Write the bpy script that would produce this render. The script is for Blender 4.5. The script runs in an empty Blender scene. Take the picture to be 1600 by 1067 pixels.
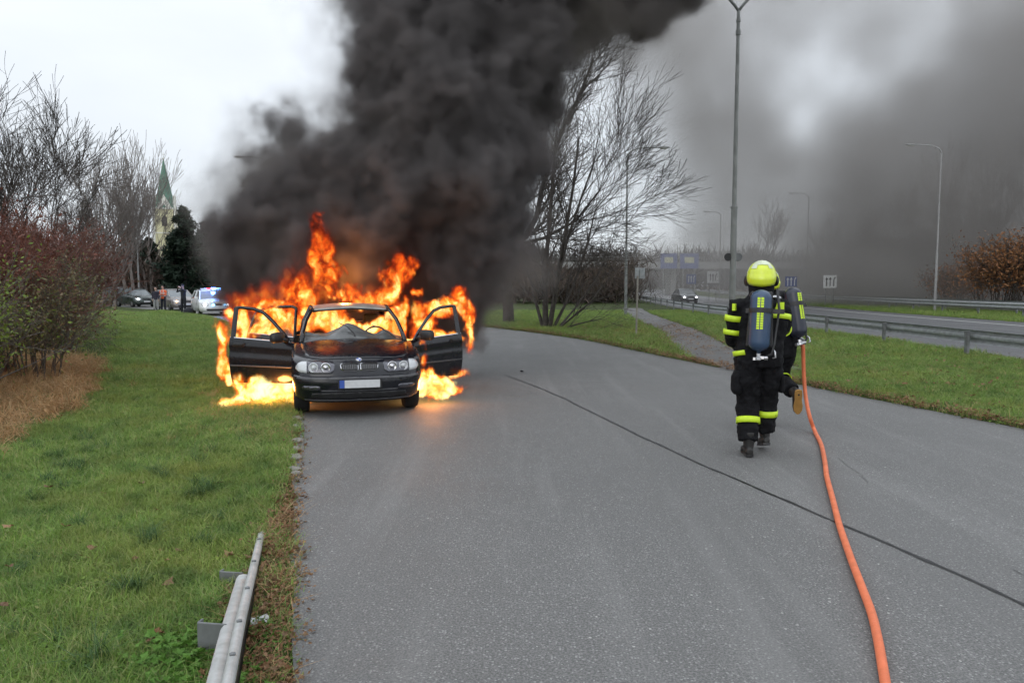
import bpy, bmesh, math, random
import numpy as np
from mathutils import Vector, Matrix, noise as mnoise
from mathutils.bvhtree import BVHTree
from math import pi, sin, cos, radians, sqrt, atan2

S = bpy.context.scene
COL = S.collection
random.seed(7)
RNG = np.random.default_rng(7)

# ------------------------------------------------------------------ camera
F_PX, CAM_H, HORIZ, CX, CY = 1156.0, 1.71, 447.0, 800.0, 533.5
cam_d = bpy.data.cameras.new('camera')
cam = bpy.data.objects.new('camera', cam_d)
COL.objects.link(cam)
cam_d.sensor_width = 36.0
cam_d.lens = 36.0 * F_PX / 1600.0
cam_d.clip_start = 0.05
cam_d.clip_end = 3000
PITCH = math.atan((CY - HORIZ) / F_PX)
cam.location = (0, 0, CAM_H)
cam.rotation_euler = (pi / 2 - PITCH, 0, 0)
S.camera = cam

# ------------------------------------------------------------------ world: overcast winter daylight
SUN_EL, SUN_ROT = radians(24), radians(200)
world = bpy.data.worlds.new('World')
S.world = world
world.use_nodes = True
wn, wl = world.node_tree.nodes, world.node_tree.links
wn.clear()
w_out = wn.new('ShaderNodeOutputWorld')
w_bg = wn.new('ShaderNodeBackground'); w_bg.inputs['Strength'].default_value = 0.1
w_sky = wn.new('ShaderNodeTexSky'); w_sky.sky_type = 'NISHITA'; w_sky.sun_disc = False
w_sky.sun_elevation = SUN_EL; w_sky.sun_rotation = SUN_ROT
w_bg2 = wn.new('ShaderNodeBackground')
w_mix = wn.new('ShaderNodeMixShader'); w_mix.inputs[0].default_value = 0.9
tc = wn.new('ShaderNodeTexCoord'); sep = wn.new('ShaderNodeSeparateXYZ')
cl = wn.new('ShaderNodeTexNoise'); cl.inputs['Scale'].default_value = 2.2; cl.inputs['Detail'].default_value = 6
mp = wn.new('ShaderNodeMapping'); mp.inputs['Scale'].default_value = (1, 1, 2.6)
rampz = wn.new('ShaderNodeMapRange')     # CIE overcast: the zenith is brighter than the horizon
rampz.inputs['From Min'].default_value = 0.0; rampz.inputs['From Max'].default_value = 1.0
rampz.inputs['To Min'].default_value = 0.92; rampz.inputs['To Max'].default_value = 1.9
cr = wn.new('ShaderNodeMapRange')
cr.inputs['From Min'].default_value = 0.3; cr.inputs['From Max'].default_value = 0.7
cr.inputs['To Min'].default_value = 0.93; cr.inputs['To Max'].default_value = 1.08
mm = wn.new('ShaderNodeMath'); mm.operation = 'MULTIPLY'
wl.new(tc.outputs['Generated'], sep.inputs[0]); wl.new(sep.outputs['Z'], rampz.inputs['Value'])
wl.new(tc.outputs['Generated'], mp.inputs[0]); wl.new(mp.outputs[0], cl.inputs['Vector'])
wl.new(cl.outputs['Fac'], cr.inputs['Value'])
wl.new(rampz.outputs[0], mm.inputs[0]); wl.new(cr.outputs[0], mm.inputs[1])
w_bg2.inputs['Color'].default_value = (0.86, 0.91, 0.97, 1)
wl.new(mm.outputs[0], w_bg2.inputs['Strength'])
wl.new(w_sky.outputs[0], w_bg.inputs['Color'])
wl.new(w_bg.outputs[0], w_mix.inputs[1]); wl.new(w_bg2.outputs[0], w_mix.inputs[2])
wl.new(w_mix.outputs[0], w_out.inputs['Surface'])
world.cycles.sampling_method = 'MANUAL'; world.cycles.sample_map_resolution = 256

sun_d = bpy.data.lights.new('sun', 'SUN'); sun_d.energy = 0.5; sun_d.angle = radians(40); sun_d.color = (1, .97, .93)
sun = bpy.data.objects.new('sun', sun_d); COL.objects.link(sun)
sun.rotation_euler = (radians(90) - SUN_EL, 0, pi - SUN_ROT)
sun['kind'] = 'helper'

S.view_settings.view_transform = 'Standard'
S.view_settings.look = 'None'
S.view_settings.exposure = 0.0
S.view_settings.gamma = 1.0
S.view_settings.use_curve_mapping = False
cy = S.cycles
cy.max_bounces = 6; cy.diffuse_bounces = 3; cy.glossy_bounces = 3; cy.transmission_bounces = 4
cy.transparent_max_bounces = 12; cy.volume_bounces = 2
cy.volume_step_rate = 1.6; cy.volume_max_steps = 256
cy.use_adaptive_sampling = True; cy.adaptive_threshold = 0.03; cy.adaptive_min_samples = 24
cy.use_denoising = True; cy.denoiser = 'OPENIMAGEDENOISE'
cy.sample_clamp_indirect = 6.0
cy.caustics_reflective = False; cy.caustics_refractive = False

# ------------------------------------------------------------------ helpers
def at(px, py, Y):
    """The world point at depth Y that the photograph shows at (px, py)."""
    ct, st = cos(PITCH), sin(PITCH)
    dx, dz = (px - CX) / F_PX, -(py - CY) / F_PX
    d = Vector((dx, ct + dz * st, dz * ct - st))
    k = Y / d.y
    return Vector((d.x * k, Y, CAM_H + d.z * k))

def gp(px, py, z=0.0):
    """The point of the plane z that the photograph shows at (px, py)."""
    ct, st = cos(PITCH), sin(PITCH)
    dx, dz = (px - CX) / F_PX, -(py - CY) / F_PX
    d = Vector((dx, ct + dz * st, dz * ct - st))
    k = (z - CAM_H) / d.z
    return Vector((d.x * k, d.y * k, z))

def interp(x, pts):
    return float(np.interp(x, [p[0] for p in pts], [p[1] for p in pts]))

def smooth_curve(pts, n=200):
    """A smooth function x(Y) through the points (Y, x): Catmull-Rom table."""
    P = [(2 * pts[0][0] - pts[1][0], 2 * pts[0][1] - pts[1][1])] + list(pts) + [(2 * pts[-1][0] - pts[-2][0], 2 * pts[-1][1] - pts[-2][1])]
    ys, xs = [], []
    for i in range(1, len(P) - 2):
        p0, p1, p2, p3 = P[i - 1], P[i], P[i + 1], P[i + 2]
        for k in range(24):
            t = k / 24
            ys.append(p1[0] + (p2[0] - p1[0]) * t)
            m1 = (p2[1] - p0[1]) / (p2[0] - p0[0]) * (p2[0] - p1[0])
            m2 = (p3[1] - p1[1]) / (p3[0] - p1[0]) * (p2[0] - p1[0])
            h = [2*t**3-3*t**2+1, t**3-2*t**2+t, -2*t**3+3*t**2, t**3-t**2]
            xs.append(h[0]*p1[1] + h[1]*m1 + h[2]*p2[1] + h[3]*m2)
    ys.append(P[-2][0]); xs.append(P[-2][1])
    ys = np.array(ys); xs = np.array(xs)
    return lambda Y: np.interp(Y, ys, xs)

def tag(o, label=None, cat=None, group=None, kind=None):
    if label: o['label'] = label
    if cat: o['category'] = cat
    if group: o['group'] = group
    if kind: o['kind'] = kind
    return o

def empty(name, loc=(0, 0, 0), rz=0.0, label=None, cat=None, group=None):
    o = bpy.data.objects.new(name, None); COL.objects.link(o)
    o.location = loc; o.rotation_euler = (0, 0, rz); o.empty_display_size = 0.2
    return tag(o, label, cat, group)

def mesh_obj(name, verts, faces, mat=None, parent=None, smooth=False, mats=None, mi=None):
    me = bpy.data.meshes.new(name)
    me.from_pydata([tuple(v) for v in verts], [], [tuple(f) for f in faces])
    me.update()
    if mats:
        for m in mats: me.materials.append(m)
        if mi is not None: me.polygons.foreach_set('material_index', mi)
    elif mat: me.materials.append(mat)
    if smooth:
        me.polygons.foreach_set('use_smooth', [True] * len(me.polygons))
    o = bpy.data.objects.new(name, me); COL.objects.link(o)
    if parent: o.parent = parent
    return o

def np_mesh(name, verts, quads, mat=None, parent=None, smooth=False):
    """Fast mesh from arrays; quads is (n,3) or (n,4)."""
    me = bpy.data.meshes.new(name)
    verts = np.asarray(verts, np.float32); quads = np.asarray(quads, np.int32)
    n, k = quads.shape
    me.vertices.add(len(verts)); me.vertices.foreach_set('co', verts.ravel())
    me.loops.add(n * k); me.loops.foreach_set('vertex_index', quads.ravel())
    me.polygons.add(n); me.polygons.foreach_set('loop_start', np.arange(0, n * k, k, dtype=np.int32))
    me.polygons.foreach_set('loop_total', np.full(n, k, np.int32))
    if smooth: me.polygons.foreach_set('use_smooth', np.ones(n, bool))
    me.update(calc_edges=True)
    if mat: me.materials.append(mat)
    o = bpy.data.objects.new(name, me); COL.objects.link(o)
    if parent: o.parent = parent
    return o

class MB:
    """Collects shapes into one mesh."""
    def __init__(s): s.v = []; s.f = []; s.m = []; s.cm = 0
    def add(s, vs, fs):
        b = len(s.v); s.v += [tuple(v) for v in vs]; s.f += [tuple(i + b for i in f) for f in fs]; s.m += [s.cm] * len(fs); return s
    def box(s, c, d, R=None, taper=1.0):
        x, y, z = d[0] / 2, d[1] / 2, d[2] / 2; t = taper
        vs = [Vector(p) for p in ((-x,-y,-z),(x,-y,-z),(x,y,-z),(-x,y,-z),(-x*t,-y*t,z),(x*t,-y*t,z),(x*t,y*t,z),(-x*t,y*t,z))]
        if R is not None: vs = [R @ v for v in vs]
        c = Vector(c)
        return s.add([v + c for v in vs], [(0,3,2,1),(4,5,6,7),(0,1,5,4),(1,2,6,5),(2,3,7,6),(3,0,4,7)])
    def tube(s, pts, rs, n=8, caps=True, flat=1.0):
        pts = [Vector(p) for p in pts]
        if not hasattr(rs, '__len__'): rs = [rs] * len(pts)
        vs, fs = [], []; up = None
        for i, p in enumerate(pts):
            t = (pts[min(i+1, len(pts)-1)] - pts[max(i-1, 0)])
            t = t.normalized() if t.length > 1e-9 else Vector((0,0,1))
            if up is None: up = Vector((0,0,1)) if abs(t.z) < 0.9 else Vector((1,0,0))
            a = t.cross(up)
            if a.length < 1e-6: a = t.cross(Vector((0,1,0)))
            a.normalize(); b = a.cross(t).normalized(); up = b
            for k in range(n):
                q = 2*pi*k/n
                vs.append(p + (a*cos(q) + b*sin(q)*flat) * rs[i])
        for i in range(len(pts)-1):
            for k in range(n):
                k2 = (k+1) % n
                fs.append((i*n+k, i*n+k2, (i+1)*n+k2, (i+1)*n+k))
        if caps:
            fs.append(tuple(range(n-1, -1, -1))); fs.append(tuple(range((len(pts)-1)*n, len(pts)*n)))
        return s.add(vs, fs)
    def lathe(s, prof, n=20, axis='Z', c=(0,0,0)):
        c = Vector(c); vs, fs = [], []
        for r, h in prof:
            for k in range(n):
                q = 2*pi*k/n
                x, y = r*cos(q), r*sin(q)
                p = {'Z': (x, y, h), 'Y': (x, h, y), 'X': (h, x, y)}[axis]
                vs.append(Vector(p) + c)
        for i in range(len(prof)-1):
            for k in range(n):
                k2 = (k+1) % n
                fs.append((i*n+k, i*n+k2, (i+1)*n+k2, (i+1)*n+k))
        fs.append(tuple(range(n-1, -1, -1))); fs.append(tuple(range((len(prof)-1)*n, len(prof)*n)))
        return s.add(vs, fs)
    def ball(s, c, r, nu=12, nv=8, R=None):
        c = Vector(c)
        if not hasattr(r, '__len__'): r = (r, r, r)
        vs, fs = [], []
        for j in range(nv+1):
            th = pi*j/nv
            for i in range(nu):
                ph = 2*pi*i/nu
                v = Vector((r[0]*sin(th)*cos(ph), r[1]*sin(th)*sin(ph), r[2]*cos(th)))
                if R is not None: v = R @ v
                vs.append(v + c)
        for j in range(nv):
            for i in range(nu):
                i2 = (i+1) % nu
                fs.append((j*nu+i, (j+1)*nu+i, (j+1)*nu+i2, j*nu+i2))
        return s.add(vs, fs)
    def build(s, name, mat=None, parent=None, smooth=False, bevel=0, mats=None):
        o = mesh_obj(name, s.v, s.f, mat, parent, smooth, mats, s.m if mats else None)
        if bevel:
            m = o.modifiers.new('bevel', 'BEVEL'); m.width = bevel; m.segments = 2; m.limit_method = 'ANGLE'
        return o

def fix_normals(o):
    bm = bmesh.new(); bm.from_mesh(o.data); bmesh.ops.recalc_face_normals(bm, faces=bm.faces); bm.to_mesh(o.data); bm.free(); return o

def copy_tree(o, parent=None):
    c = o.copy(); COL.objects.link(c)
    if parent: c.parent = parent
    for ch in o.children: copy_tree(ch, c)
    return c

# ------------------------------------------------------------------ materials
class NT:
    """Small wrapper for writing node trees."""
    def __init__(s, tree): s.t = tree; s.n = tree.nodes; s.l = tree.links
    def new(s, typ, **kw):
        n = s.n.new(typ)
        for k, v in kw.items():
            if k in n.inputs: s.set(n.inputs[k], v)
            else: setattr(n, k, v)
        return n
    def set(s, sock, v):
        if isinstance(v, bpy.types.NodeSocket): s.l.new(v, sock)
        else: sock.default_value = v
    def math(s, op, a, b=None, c=None, clamp=False):
        n = s.n.new('ShaderNodeMath'); n.operation = op; n.use_clamp = clamp
        s.set(n.inputs[0], a)
        if b is not None: s.set(n.inputs[1], b)
        if c is not None: s.set(n.inputs[2], c)
        return n.outputs[0]
    def vmath(s, op, a, b=None):
        n = s.n.new('ShaderNodeVectorMath'); n.operation = op
        s.set(n.inputs[0], a)
        if b is not None:
            if op == 'SCALE': s.set(n.inputs['Scale'], b)
            else: s.set(n.inputs[1], b)
        return n.outputs['Value'] if op in ('LENGTH', 'DISTANCE', 'DOT_PRODUCT') else n.outputs['Vector']
    def noise(s, vec, scale, detail=3, rough=0.5, out='Fac', **kw):
        n = s.n.new('ShaderNodeTexNoise')
        if vec is not None: s.l.new(vec, n.inputs['Vector'])
        n.inputs['Scale'].default_value = scale; n.inputs['Detail'].default_value = detail; n.inputs['Roughness'].default_value = rough
        for k, v in kw.items(): n.inputs[k].default_value = v
        return n.outputs[out] if out in n.outputs else n.outputs[0]
    def maprange(s, v, a, b, c=0.0, d=1.0, smooth=False):
        n = s.n.new('ShaderNodeMapRange')
        if smooth: n.interpolation_type = 'SMOOTHSTEP'
        s.set(n.inputs['Value'], v)
        for k, q in zip(('From Min', 'From Max', 'To Min', 'To Max'), (a, b, c, d)): s.set(n.inputs[k], q)
        return n.outputs[0]
    def mix(s, f, a, b):
        n = s.n.new('ShaderNodeMix'); n.data_type = 'RGBA'
        s.set(n.inputs[0], f); s.set(n.inputs[6], a if not isinstance(a, tuple) else (*a[:3], 1)); s.set(n.inputs[7], b if not isinstance(b, tuple) else (*b[:3], 1))
        return n.outputs[2]

def new_mat(name):
    m = bpy.data.materials.new(name); m.use_nodes = True
    m.node_tree.nodes.clear()
    t = NT(m.node_tree); out = t.new('ShaderNodeOutputMaterial')
    return m, t, out

def mat(name, col, rough=0.6, metal=0.0, var=0.15, scale=8.0, col2=None, bump=0.0, bscale=60.0, coat=0.0, emit=None, estr=0.0, spec=0.5, dirt=0.0, dirtcol=(.06,.05,.04)):
    """Painted or plain surface with uneven tone, optional second colour, dirt and fine relief."""
    m, t, out = new_mat(name)
    b = t.new('ShaderNodeBsdfPrincipled'); t.l.new(b.outputs[0], out.inputs[0])
    co = t.new('ShaderNodeTexCoord').outputs['Object']
    c2 = col2 if col2 else tuple(max(0, c * (1 - var)) for c in col)
    n1 = t.noise(co, scale, 5, 0.6)
    c = t.mix(t.maprange(n1, .35, .65), col, c2)
    if dirt:
        n3 = t.noise(co, scale * 0.6, 6, 0.7)
        c = t.mix(t.maprange(n3, .55 - dirt * .2, .75, 0, dirt), c, dirtcol)
    t.l.new(c, b.inputs['Base Color'])
    t.l.new(t.maprange(n1, .3, .7, max(0, rough - .07), min(1, rough + .07)), b.inputs['Roughness'])
    b.inputs['Metallic'].default_value = metal
    b.inputs['Specular IOR Level'].default_value = spec
    if coat: b.inputs['Coat Weight'].default_value = coat; b.inputs['Coat Roughness'].default_value = .08
    if emit: b.inputs['Emission Color'].default_value = (*emit, 1); b.inputs['Emission Strength'].default_value = estr
    if bump:
        n2 = t.noise(co, bscale, 4, 0.6)
        bp = t.new('ShaderNodeBump'); bp.inputs['Strength'].default_value = bump; bp.inputs['Distance'].default_value = 0.01
        t.l.new(n2, bp.inputs['Height']); t.l.new(bp.outputs[0], b.inputs['Normal'])
    return m

def glass_mat(name, col=(.02,.025,.03), rough=0.05, trans=0.0):
    m, t, out = new_mat(name)
    b = t.new('ShaderNodeBsdfPrincipled'); t.l.new(b.outputs[0], out.inputs[0])
    b.inputs['Base Color'].default_value = (*col, 1); b.inputs['Roughness'].default_value = rough
    b.inputs['Transmission Weight'].default_value = trans; b.inputs['Coat Weight'].default_value = .5
    return m
# ------------------------------------------------------------------ ground plan: edges as functions of the distance Y
x_left = smooth_curve([(-8,2.05),(-2,.45),(3.19,-.985),(6.5,-1.95),(10.2,-2.98),(16,-4.9),(24,-8.1),(37,-14.6),(46,-20.2),(60,-31.6),(80,-52)])
x_right = smooth_curve([(-8,11.2),(-2,9.35),(4,7.6),(8.87,6.14),(12.9,5.0),(19.6,3.3),(24.4,2.0),(30,-.6),(40,-6.6),(50,-14),(60,-23),(80,-44)])
x_mw = smooth_curve([(-8,12.6),(10,12.0),(20,11.9),(45,12.1),(60,13.2),(81,15.0),(120,19.5),(200,33),(400,75)])
def gz(x, y):
    """Height of the grass ground: nearly level by the road, a shallow dip and a gentle bank further left."""
    t = x_left(y) - x
    h = 0.035 * mnoise.noise(Vector((x * .5, y * .5, 0))) + 0.012 * mnoise.noise(Vector((x * 2.3, y * 2.3, 4)))
    if t > 0:
        h += 0.03 * min(t / 0.3, 1) - 0.10 * math.exp(-((t - 2.4) / 1.2) ** 2) + (0.06 * max(0, t - 3.4) ** 1.3 if t < 9 else .06*5.6**1.3)
    return h

# asphalt with pale and dark chips, faint patches and worn tracks
def asphalt_mat(name, base=(.105,.108,.112), chips=1.0):
    m, t, out = new_mat(name)
    b = t.new('ShaderNodeBsdfPrincipled'); t.l.new(b.outputs[0], out.inputs[0])
    co = t.new('ShaderNodeTexCoord').outputs['Object']
    big = t.noise(co, .35, 5, .6); mid = t.noise(co, 3.0, 5, .65); fine = t.noise(co, 85, 2, .7)
    v = t.new('ShaderNodeTexVoronoi'); v.inputs['Scale'].default_value = 70; t.l.new(co, v.inputs['Vector'])
    c = t.mix(t.maprange(big, .35, .65), tuple(k*.90 for k in base), tuple(k*1.08 for k in base))
    c = t.mix(t.maprange(mid, .3, .7, 0, .5), c, tuple(k*.82 for k in base))
    c = t.mix(t.maprange(fine, .36, .60, 0, .85), c, tuple(k*.36 for k in base))
    sepc = t.new('ShaderNodeSeparateColor'); t.l.new(v.outputs['Color'], sepc.inputs[0])
    chip = t.math('MULTIPLY', t.math('GREATER_THAN', sepc.outputs[0], .82), t.math('LESS_THAN', v.outputs['Distance'], .42))
    c = t.mix(t.math('MULTIPLY', chip, .8 * chips), c, (.30,.30,.29))
    v2 = t.new('ShaderNodeTexVoronoi'); v2.inputs['Scale'].default_value = 22; t.l.new(co, v2.inputs['Vector'])
    sp2 = t.new('ShaderNodeSeparateColor'); t.l.new(v2.outputs['Color'], sp2.inputs[0])
    chip2 = t.math('MULTIPLY', t.math('GREATER_THAN', sp2.outputs[1], .95), t.math('LESS_THAN', v2.outputs['Distance'], .16))
    c = t.mix(t.math('MULTIPLY', chip2, chips), c, (.42,.41,.39))
    # wheel tracks and long worn streaks along the road, and a few dark drips
    rot = t.new('ShaderNodeMapping'); rot.inputs['Rotation'].default_value = (0, 0, -.27); rot.inputs['Scale'].default_value = (1, .06, 1); t.l.new(co, rot.inputs[0])
    st = t.noise(rot.outputs[0], 1.1, 4, .6)
    c = t.mix(t.maprange(st, .48, .66, 0, .28), c, tuple(k*.60 for k in base))
    st2 = t.noise(rot.outputs[0], 2.7, 3, .6)
    c = t.mix(t.maprange(st2, .52, .68, 0, .22), c, tuple(k*1.30 for k in base))
    dr = t.noise(co, 2.1, 5, .7)
    c = t.mix(t.maprange(dr, .66, .74, 0, .45), c, tuple(k*.45 for k in base))
    t.l.new(c, b.inputs['Base Color'])
    t.l.new(t.maprange(big, .35, .65, .58, .80), b.inputs['Roughness'])
    bp = t.new('ShaderNodeBump'); bp.inputs['Strength'].default_value = .55; bp.inputs['Distance'].default_value = .006
    t.l.new(t.math('ADD', fine, t.math('MULTIPLY', v.outputs['Distance'], .6)), bp.inputs['Height']); t.l.new(bp.outputs[0], b.inputs['Normal'])
    return m
def soil_mat(name, cols, scales=(.5, 4, 30), bump=.8):
    m, t, out = new_mat(name)
    b = t.new('ShaderNodeBsdfPrincipled'); t.l.new(b.outputs[0], out.inputs[0]); b.inputs['Roughness'].default_value = .95
    b.inputs['Specular IOR Level'].default_value = .2
    co = t.new('ShaderNodeTexCoord').outputs['Object']
    n1, n2, n3 = (t.noise(co, s_, 5, .65) for s_ in scales)
    c = t.mix(t.maprange(n1, .4, .6), cols[0], cols[1]); c = t.mix(t.maprange(n2, .45, .65, 0, .8), c, cols[2])
    c = t.mix(t.maprange(n3, .4, .7, 0, .7), c, cols[3])
    t.l.new(c, b.inputs['Base Color'])
    bp = t.new('ShaderNodeBump'); bp.inputs['Strength'].default_value = bump; bp.inputs['Distance'].default_value = .03
    t.l.new(n3, bp.inputs['Height']); t.l.new(bp.outputs[0], b.inputs['Normal'])
    return m
M_asphalt = asphalt_mat('worn_asphalt', (.210,.208,.203))
M_asphalt_mw = asphalt_mat('motorway_asphalt', (.13,.132,.137), .4)
M_asphalt_path = asphalt_mat('old_path_asphalt', (.15,.145,.14), .6)
M_grass_soil = soil_mat('turf_soil', ((.055,.085,.02),(.035,.06,.015),(.09,.085,.03),(.03,.04,.015)))
M_brown_soil = soil_mat('dead_leaf_soil', ((.13,.08,.045),(.09,.06,.035),(.16,.10,.06),(.05,.04,.025)))
M_field = soil_mat('far_field', ((.05,.07,.025),(.06,.065,.03),(.07,.06,.04),(.04,.045,.02)), (.02,.2,2))
M_white_line = mat('worn_white_line', (.55,.55,.53), .7, var=.35, scale=14)
M_tar = mat('tar_seal', (.012,.012,.013), .45, var=.4, scale=9)

# the far ground, one sheet out to the horizon
o = mesh_obj('ground', [(-900,-40,-.12),(1200,-40,-.12),(1200,2200,-.12),(-900,2200,-.12)], [(0,1,2,3)], M_field)
tag(o, kind='structure')

def sheet(name, rows, xs_of, zf, m, ncol, kindv='structure'):
    vs, fs = [], []
    for y in rows:
        a, b = xs_of(y)
        for k in range(ncol + 1):
            q = k / ncol
            x = a + (b - a) * q
            vs.append((x, y, zf(x, y, q)))
    n = ncol + 1
    for j in range(len(rows) - 1):
        for k in range(ncol):
            fs.append((j*n+k, j*n+k+1, (j+1)*n+k+1, (j+1)*n+k))
    o = mesh_obj(name, vs, fs, m, smooth=True)
    return tag(o, kind=kindv)

rows_near = list(np.concatenate([np.arange(-8, 20, .12), np.arange(20, 45, .35), np.arange(45, 80.1, 1.0)]))
def wob(y, s): return 0.045 * mnoise.noise(Vector((y * 2.1, s, 0))) + 0.025 * mnoise.noise(Vector((y * 7.3, s, 2)))
sheet('road', rows_near, lambda y: (x_left(y) + wob(y, 1), x_right(y) + wob(y, 7)), lambda x, y, q: -.001, M_asphalt, 10)

# verges: grass ground left of the road and between the road and the motorway
def left_x(y): return (x_left(y) - 14, x_left(y) + .12)
def qz_left(x, y, q):
    t = x_left(y) - x
    e = min(max((t + .02) / .14, 0), 1)
    return -.03 + e * (gz(x, y) + .03)
def verge(name, rows, tvals, m):
    vs, fs = [], []
    for y in rows:
        for t in tvals:
            x = x_left(y) - t
            vs.append((x, y, qz_left(x, y, 0)))
    n = len(tvals)
    for j in range(len(rows) - 1):
        for k in range(n - 1):
            fs.append((j*n+k, (j+1)*n+k, (j+1)*n+k+1, j*n+k+1))
    return tag(mesh_obj(name, vs, fs, m, smooth=True), kind='structure')
verge('left_verge', [y for y in rows_near], [-.12, -.02, .04, .1, .18, .3, .5] + list(np.arange(.8, 4, .2)) + list(np.arange(4.2, 24, .8)), M_grass_soil)
def rz_right(x, y, q):
    t = x - x_right(y)
    e = min(max((t + .02) / .14, 0), 1)
    return -.03 + e * (.05 + .03 * mnoise.noise(Vector((x*.4, y*.4, 9))) + .03)
vs, fs = [], []
rr = [y for y in rows_near] + list(np.arange(82, 400, 6))
qs = [0, .012, .025, .04, .07] + list(np.linspace(.1, 1, 16))
for y in rr:
    a = x_right(y) - .12 if y <= 80 else -44 - (y - 80) * 1.2; b = x_mw(y) + .2
    for q in qs:
        x = a + (b - a) * q; vs.append((x, y, rz_right(x, y, q) if q < .97 else -.04))
n = len(qs)
for j in range(len(rr) - 1):
    for k in range(n - 1): fs.append((j*n+k, j*n+k+1, (j+1)*n+k+1, (j+1)*n+k))
tag(mesh_obj('grass_strip', vs, fs, M_grass_soil, smooth=True), kind='structure')

# motorway
rows_mw = list(np.concatenate([np.arange(-8, 120, 4), np.arange(120, 500, 12)]))
sheet('motorway', rows_mw, lambda y: (x_mw(y), x_mw(y) + 12.3), lambda x, y, q: -.004, M_asphalt_mw, 4)
sheet('median', rows_mw, lambda y: (x_mw(y) + 12.1, x_mw(y) + 20.5), lambda x, y, q: .02 if 0 < q < 1 else -.03, M_grass_soil, 6)
sheet('far_carriageway', rows_mw, lambda y: (x_mw(y) + 20.4, x_mw(y) + 32), lambda x, y, q: 0.0, M_asphalt_mw, 4)
sheet('far_verge', rows_mw, lambda y: (x_mw(y) + 32, x_mw(y) + 75), lambda x, y, q: -.01 + q * 2.5, M_brown_soil, 6)
ml = MB()
def strip_line(mb, off, y0, y1, w, z=.002):
    ys = np.arange(y0, y1 + .01, 4.0 if y1 - y0 > 8 else (y1 - y0))
    vs, fs = [], []
    for y in ys: vs += [(x_mw(y) + off, y, z), (x_mw(y) + off + w, y, z)]
    for j in range(len(ys) - 1): fs.append((2*j, 2*j+1, 2*j+3, 2*j+2))
    mb.add(vs, fs)
strip_line(ml, 10.0, -8, 400, .25)
ml.build('edge_line', M_white_line)['kind'] = 'structure'
ml = MB()
for y in range(-6, 300, 12):
    strip_line(ml, 5.4, y, y + 5, .15)
ml.build('lane_line', M_white_line)['kind'] = 'structure'

# the old path that runs from the slip road up to the motorway
pc = [(5.15,14.4),(5.0,17.5),(5.35,21),(5.95,25),(6.45,30),(6.9,36),(7.6,44),(9,56)]
pcf = smooth_curve([(y, x) for x, y in pc])
sheet('path', list(np.arange(14.4, 56, .4)), lambda y: (pcf(y) - .85 + 3*wob(y, 3), pcf(y) + .85 + 3*wob(y, 5)), lambda x, y, q: (rz_right(x, y, .5) + .022 if 0 < q < 1 else rz_right(x, y, .5) - .02), M_asphalt_path, 6)

# the tar seam running across the slip road
seam_px = [(790,586),(840,605),(880,622),(940,652),(1000,681),(1100,727),(1200,770),(1300,812),(1400,855),(1500,898),(1640,962)]
pts = [gp(x, y) for x, y in seam_px]
vs, fs = [], []
fine_pts = []
for i in range(len(pts) - 1):
    for k in range(14): fine_pts.append(pts[i].lerp(pts[i+1], k / 14))
for i, p in enumerate(fine_pts):
    d = (fine_pts[min(i+1, len(fine_pts)-1)] - fine_pts[max(i-1, 0)]).normalized(); nrm = Vector((-d.y, d.x, 0))
    w = .013 + .010 * abs(mnoise.noise(p * 3)) + .008 * mnoise.noise(p * 11); off = .02 * mnoise.noise(p * 1.5)
    vs += [p + nrm * (off + w) + Vector((0,0,.003)), p + nrm * (off - w) + Vector((0,0,.003))]
for i in range(len(fine_pts) - 1): fs.append((2*i, 2*i+1, 2*i+3, 2*i+2))
tag(mesh_obj('tar_seam', vs, fs, M_tar), kind='structure')
# fine hairline cracks
for k, crack in enumerate([[(1310,716),(1345,742),(1358,756)], [(1583,890),(1600,899)]]):
    cp = []
    for i in range(len(crack) - 1):
        a, b = gp(*crack[i]), gp(*crack[i+1])
        cp += [a.lerp(b, q / 10) + Vector((random.uniform(-.012,.012), random.uniform(-.012,.012), .003)) for q in range(10)]
    vs, fs = [], []
    for i, p in enumerate(cp):
        d = (cp[min(i+1, len(cp)-1)] - cp[max(i-1, 0)]).normalized(); nrm = Vector((-d.y, d.x, 0))
        vs += [p + nrm * .0022, p - nrm * .0022]
    for i in range(len(cp) - 1): fs.append((2*i, 2*i+1, 2*i+3, 2*i+2))
    tag(mesh_obj('crack', vs, fs, M_tar), kind='structure')
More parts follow.
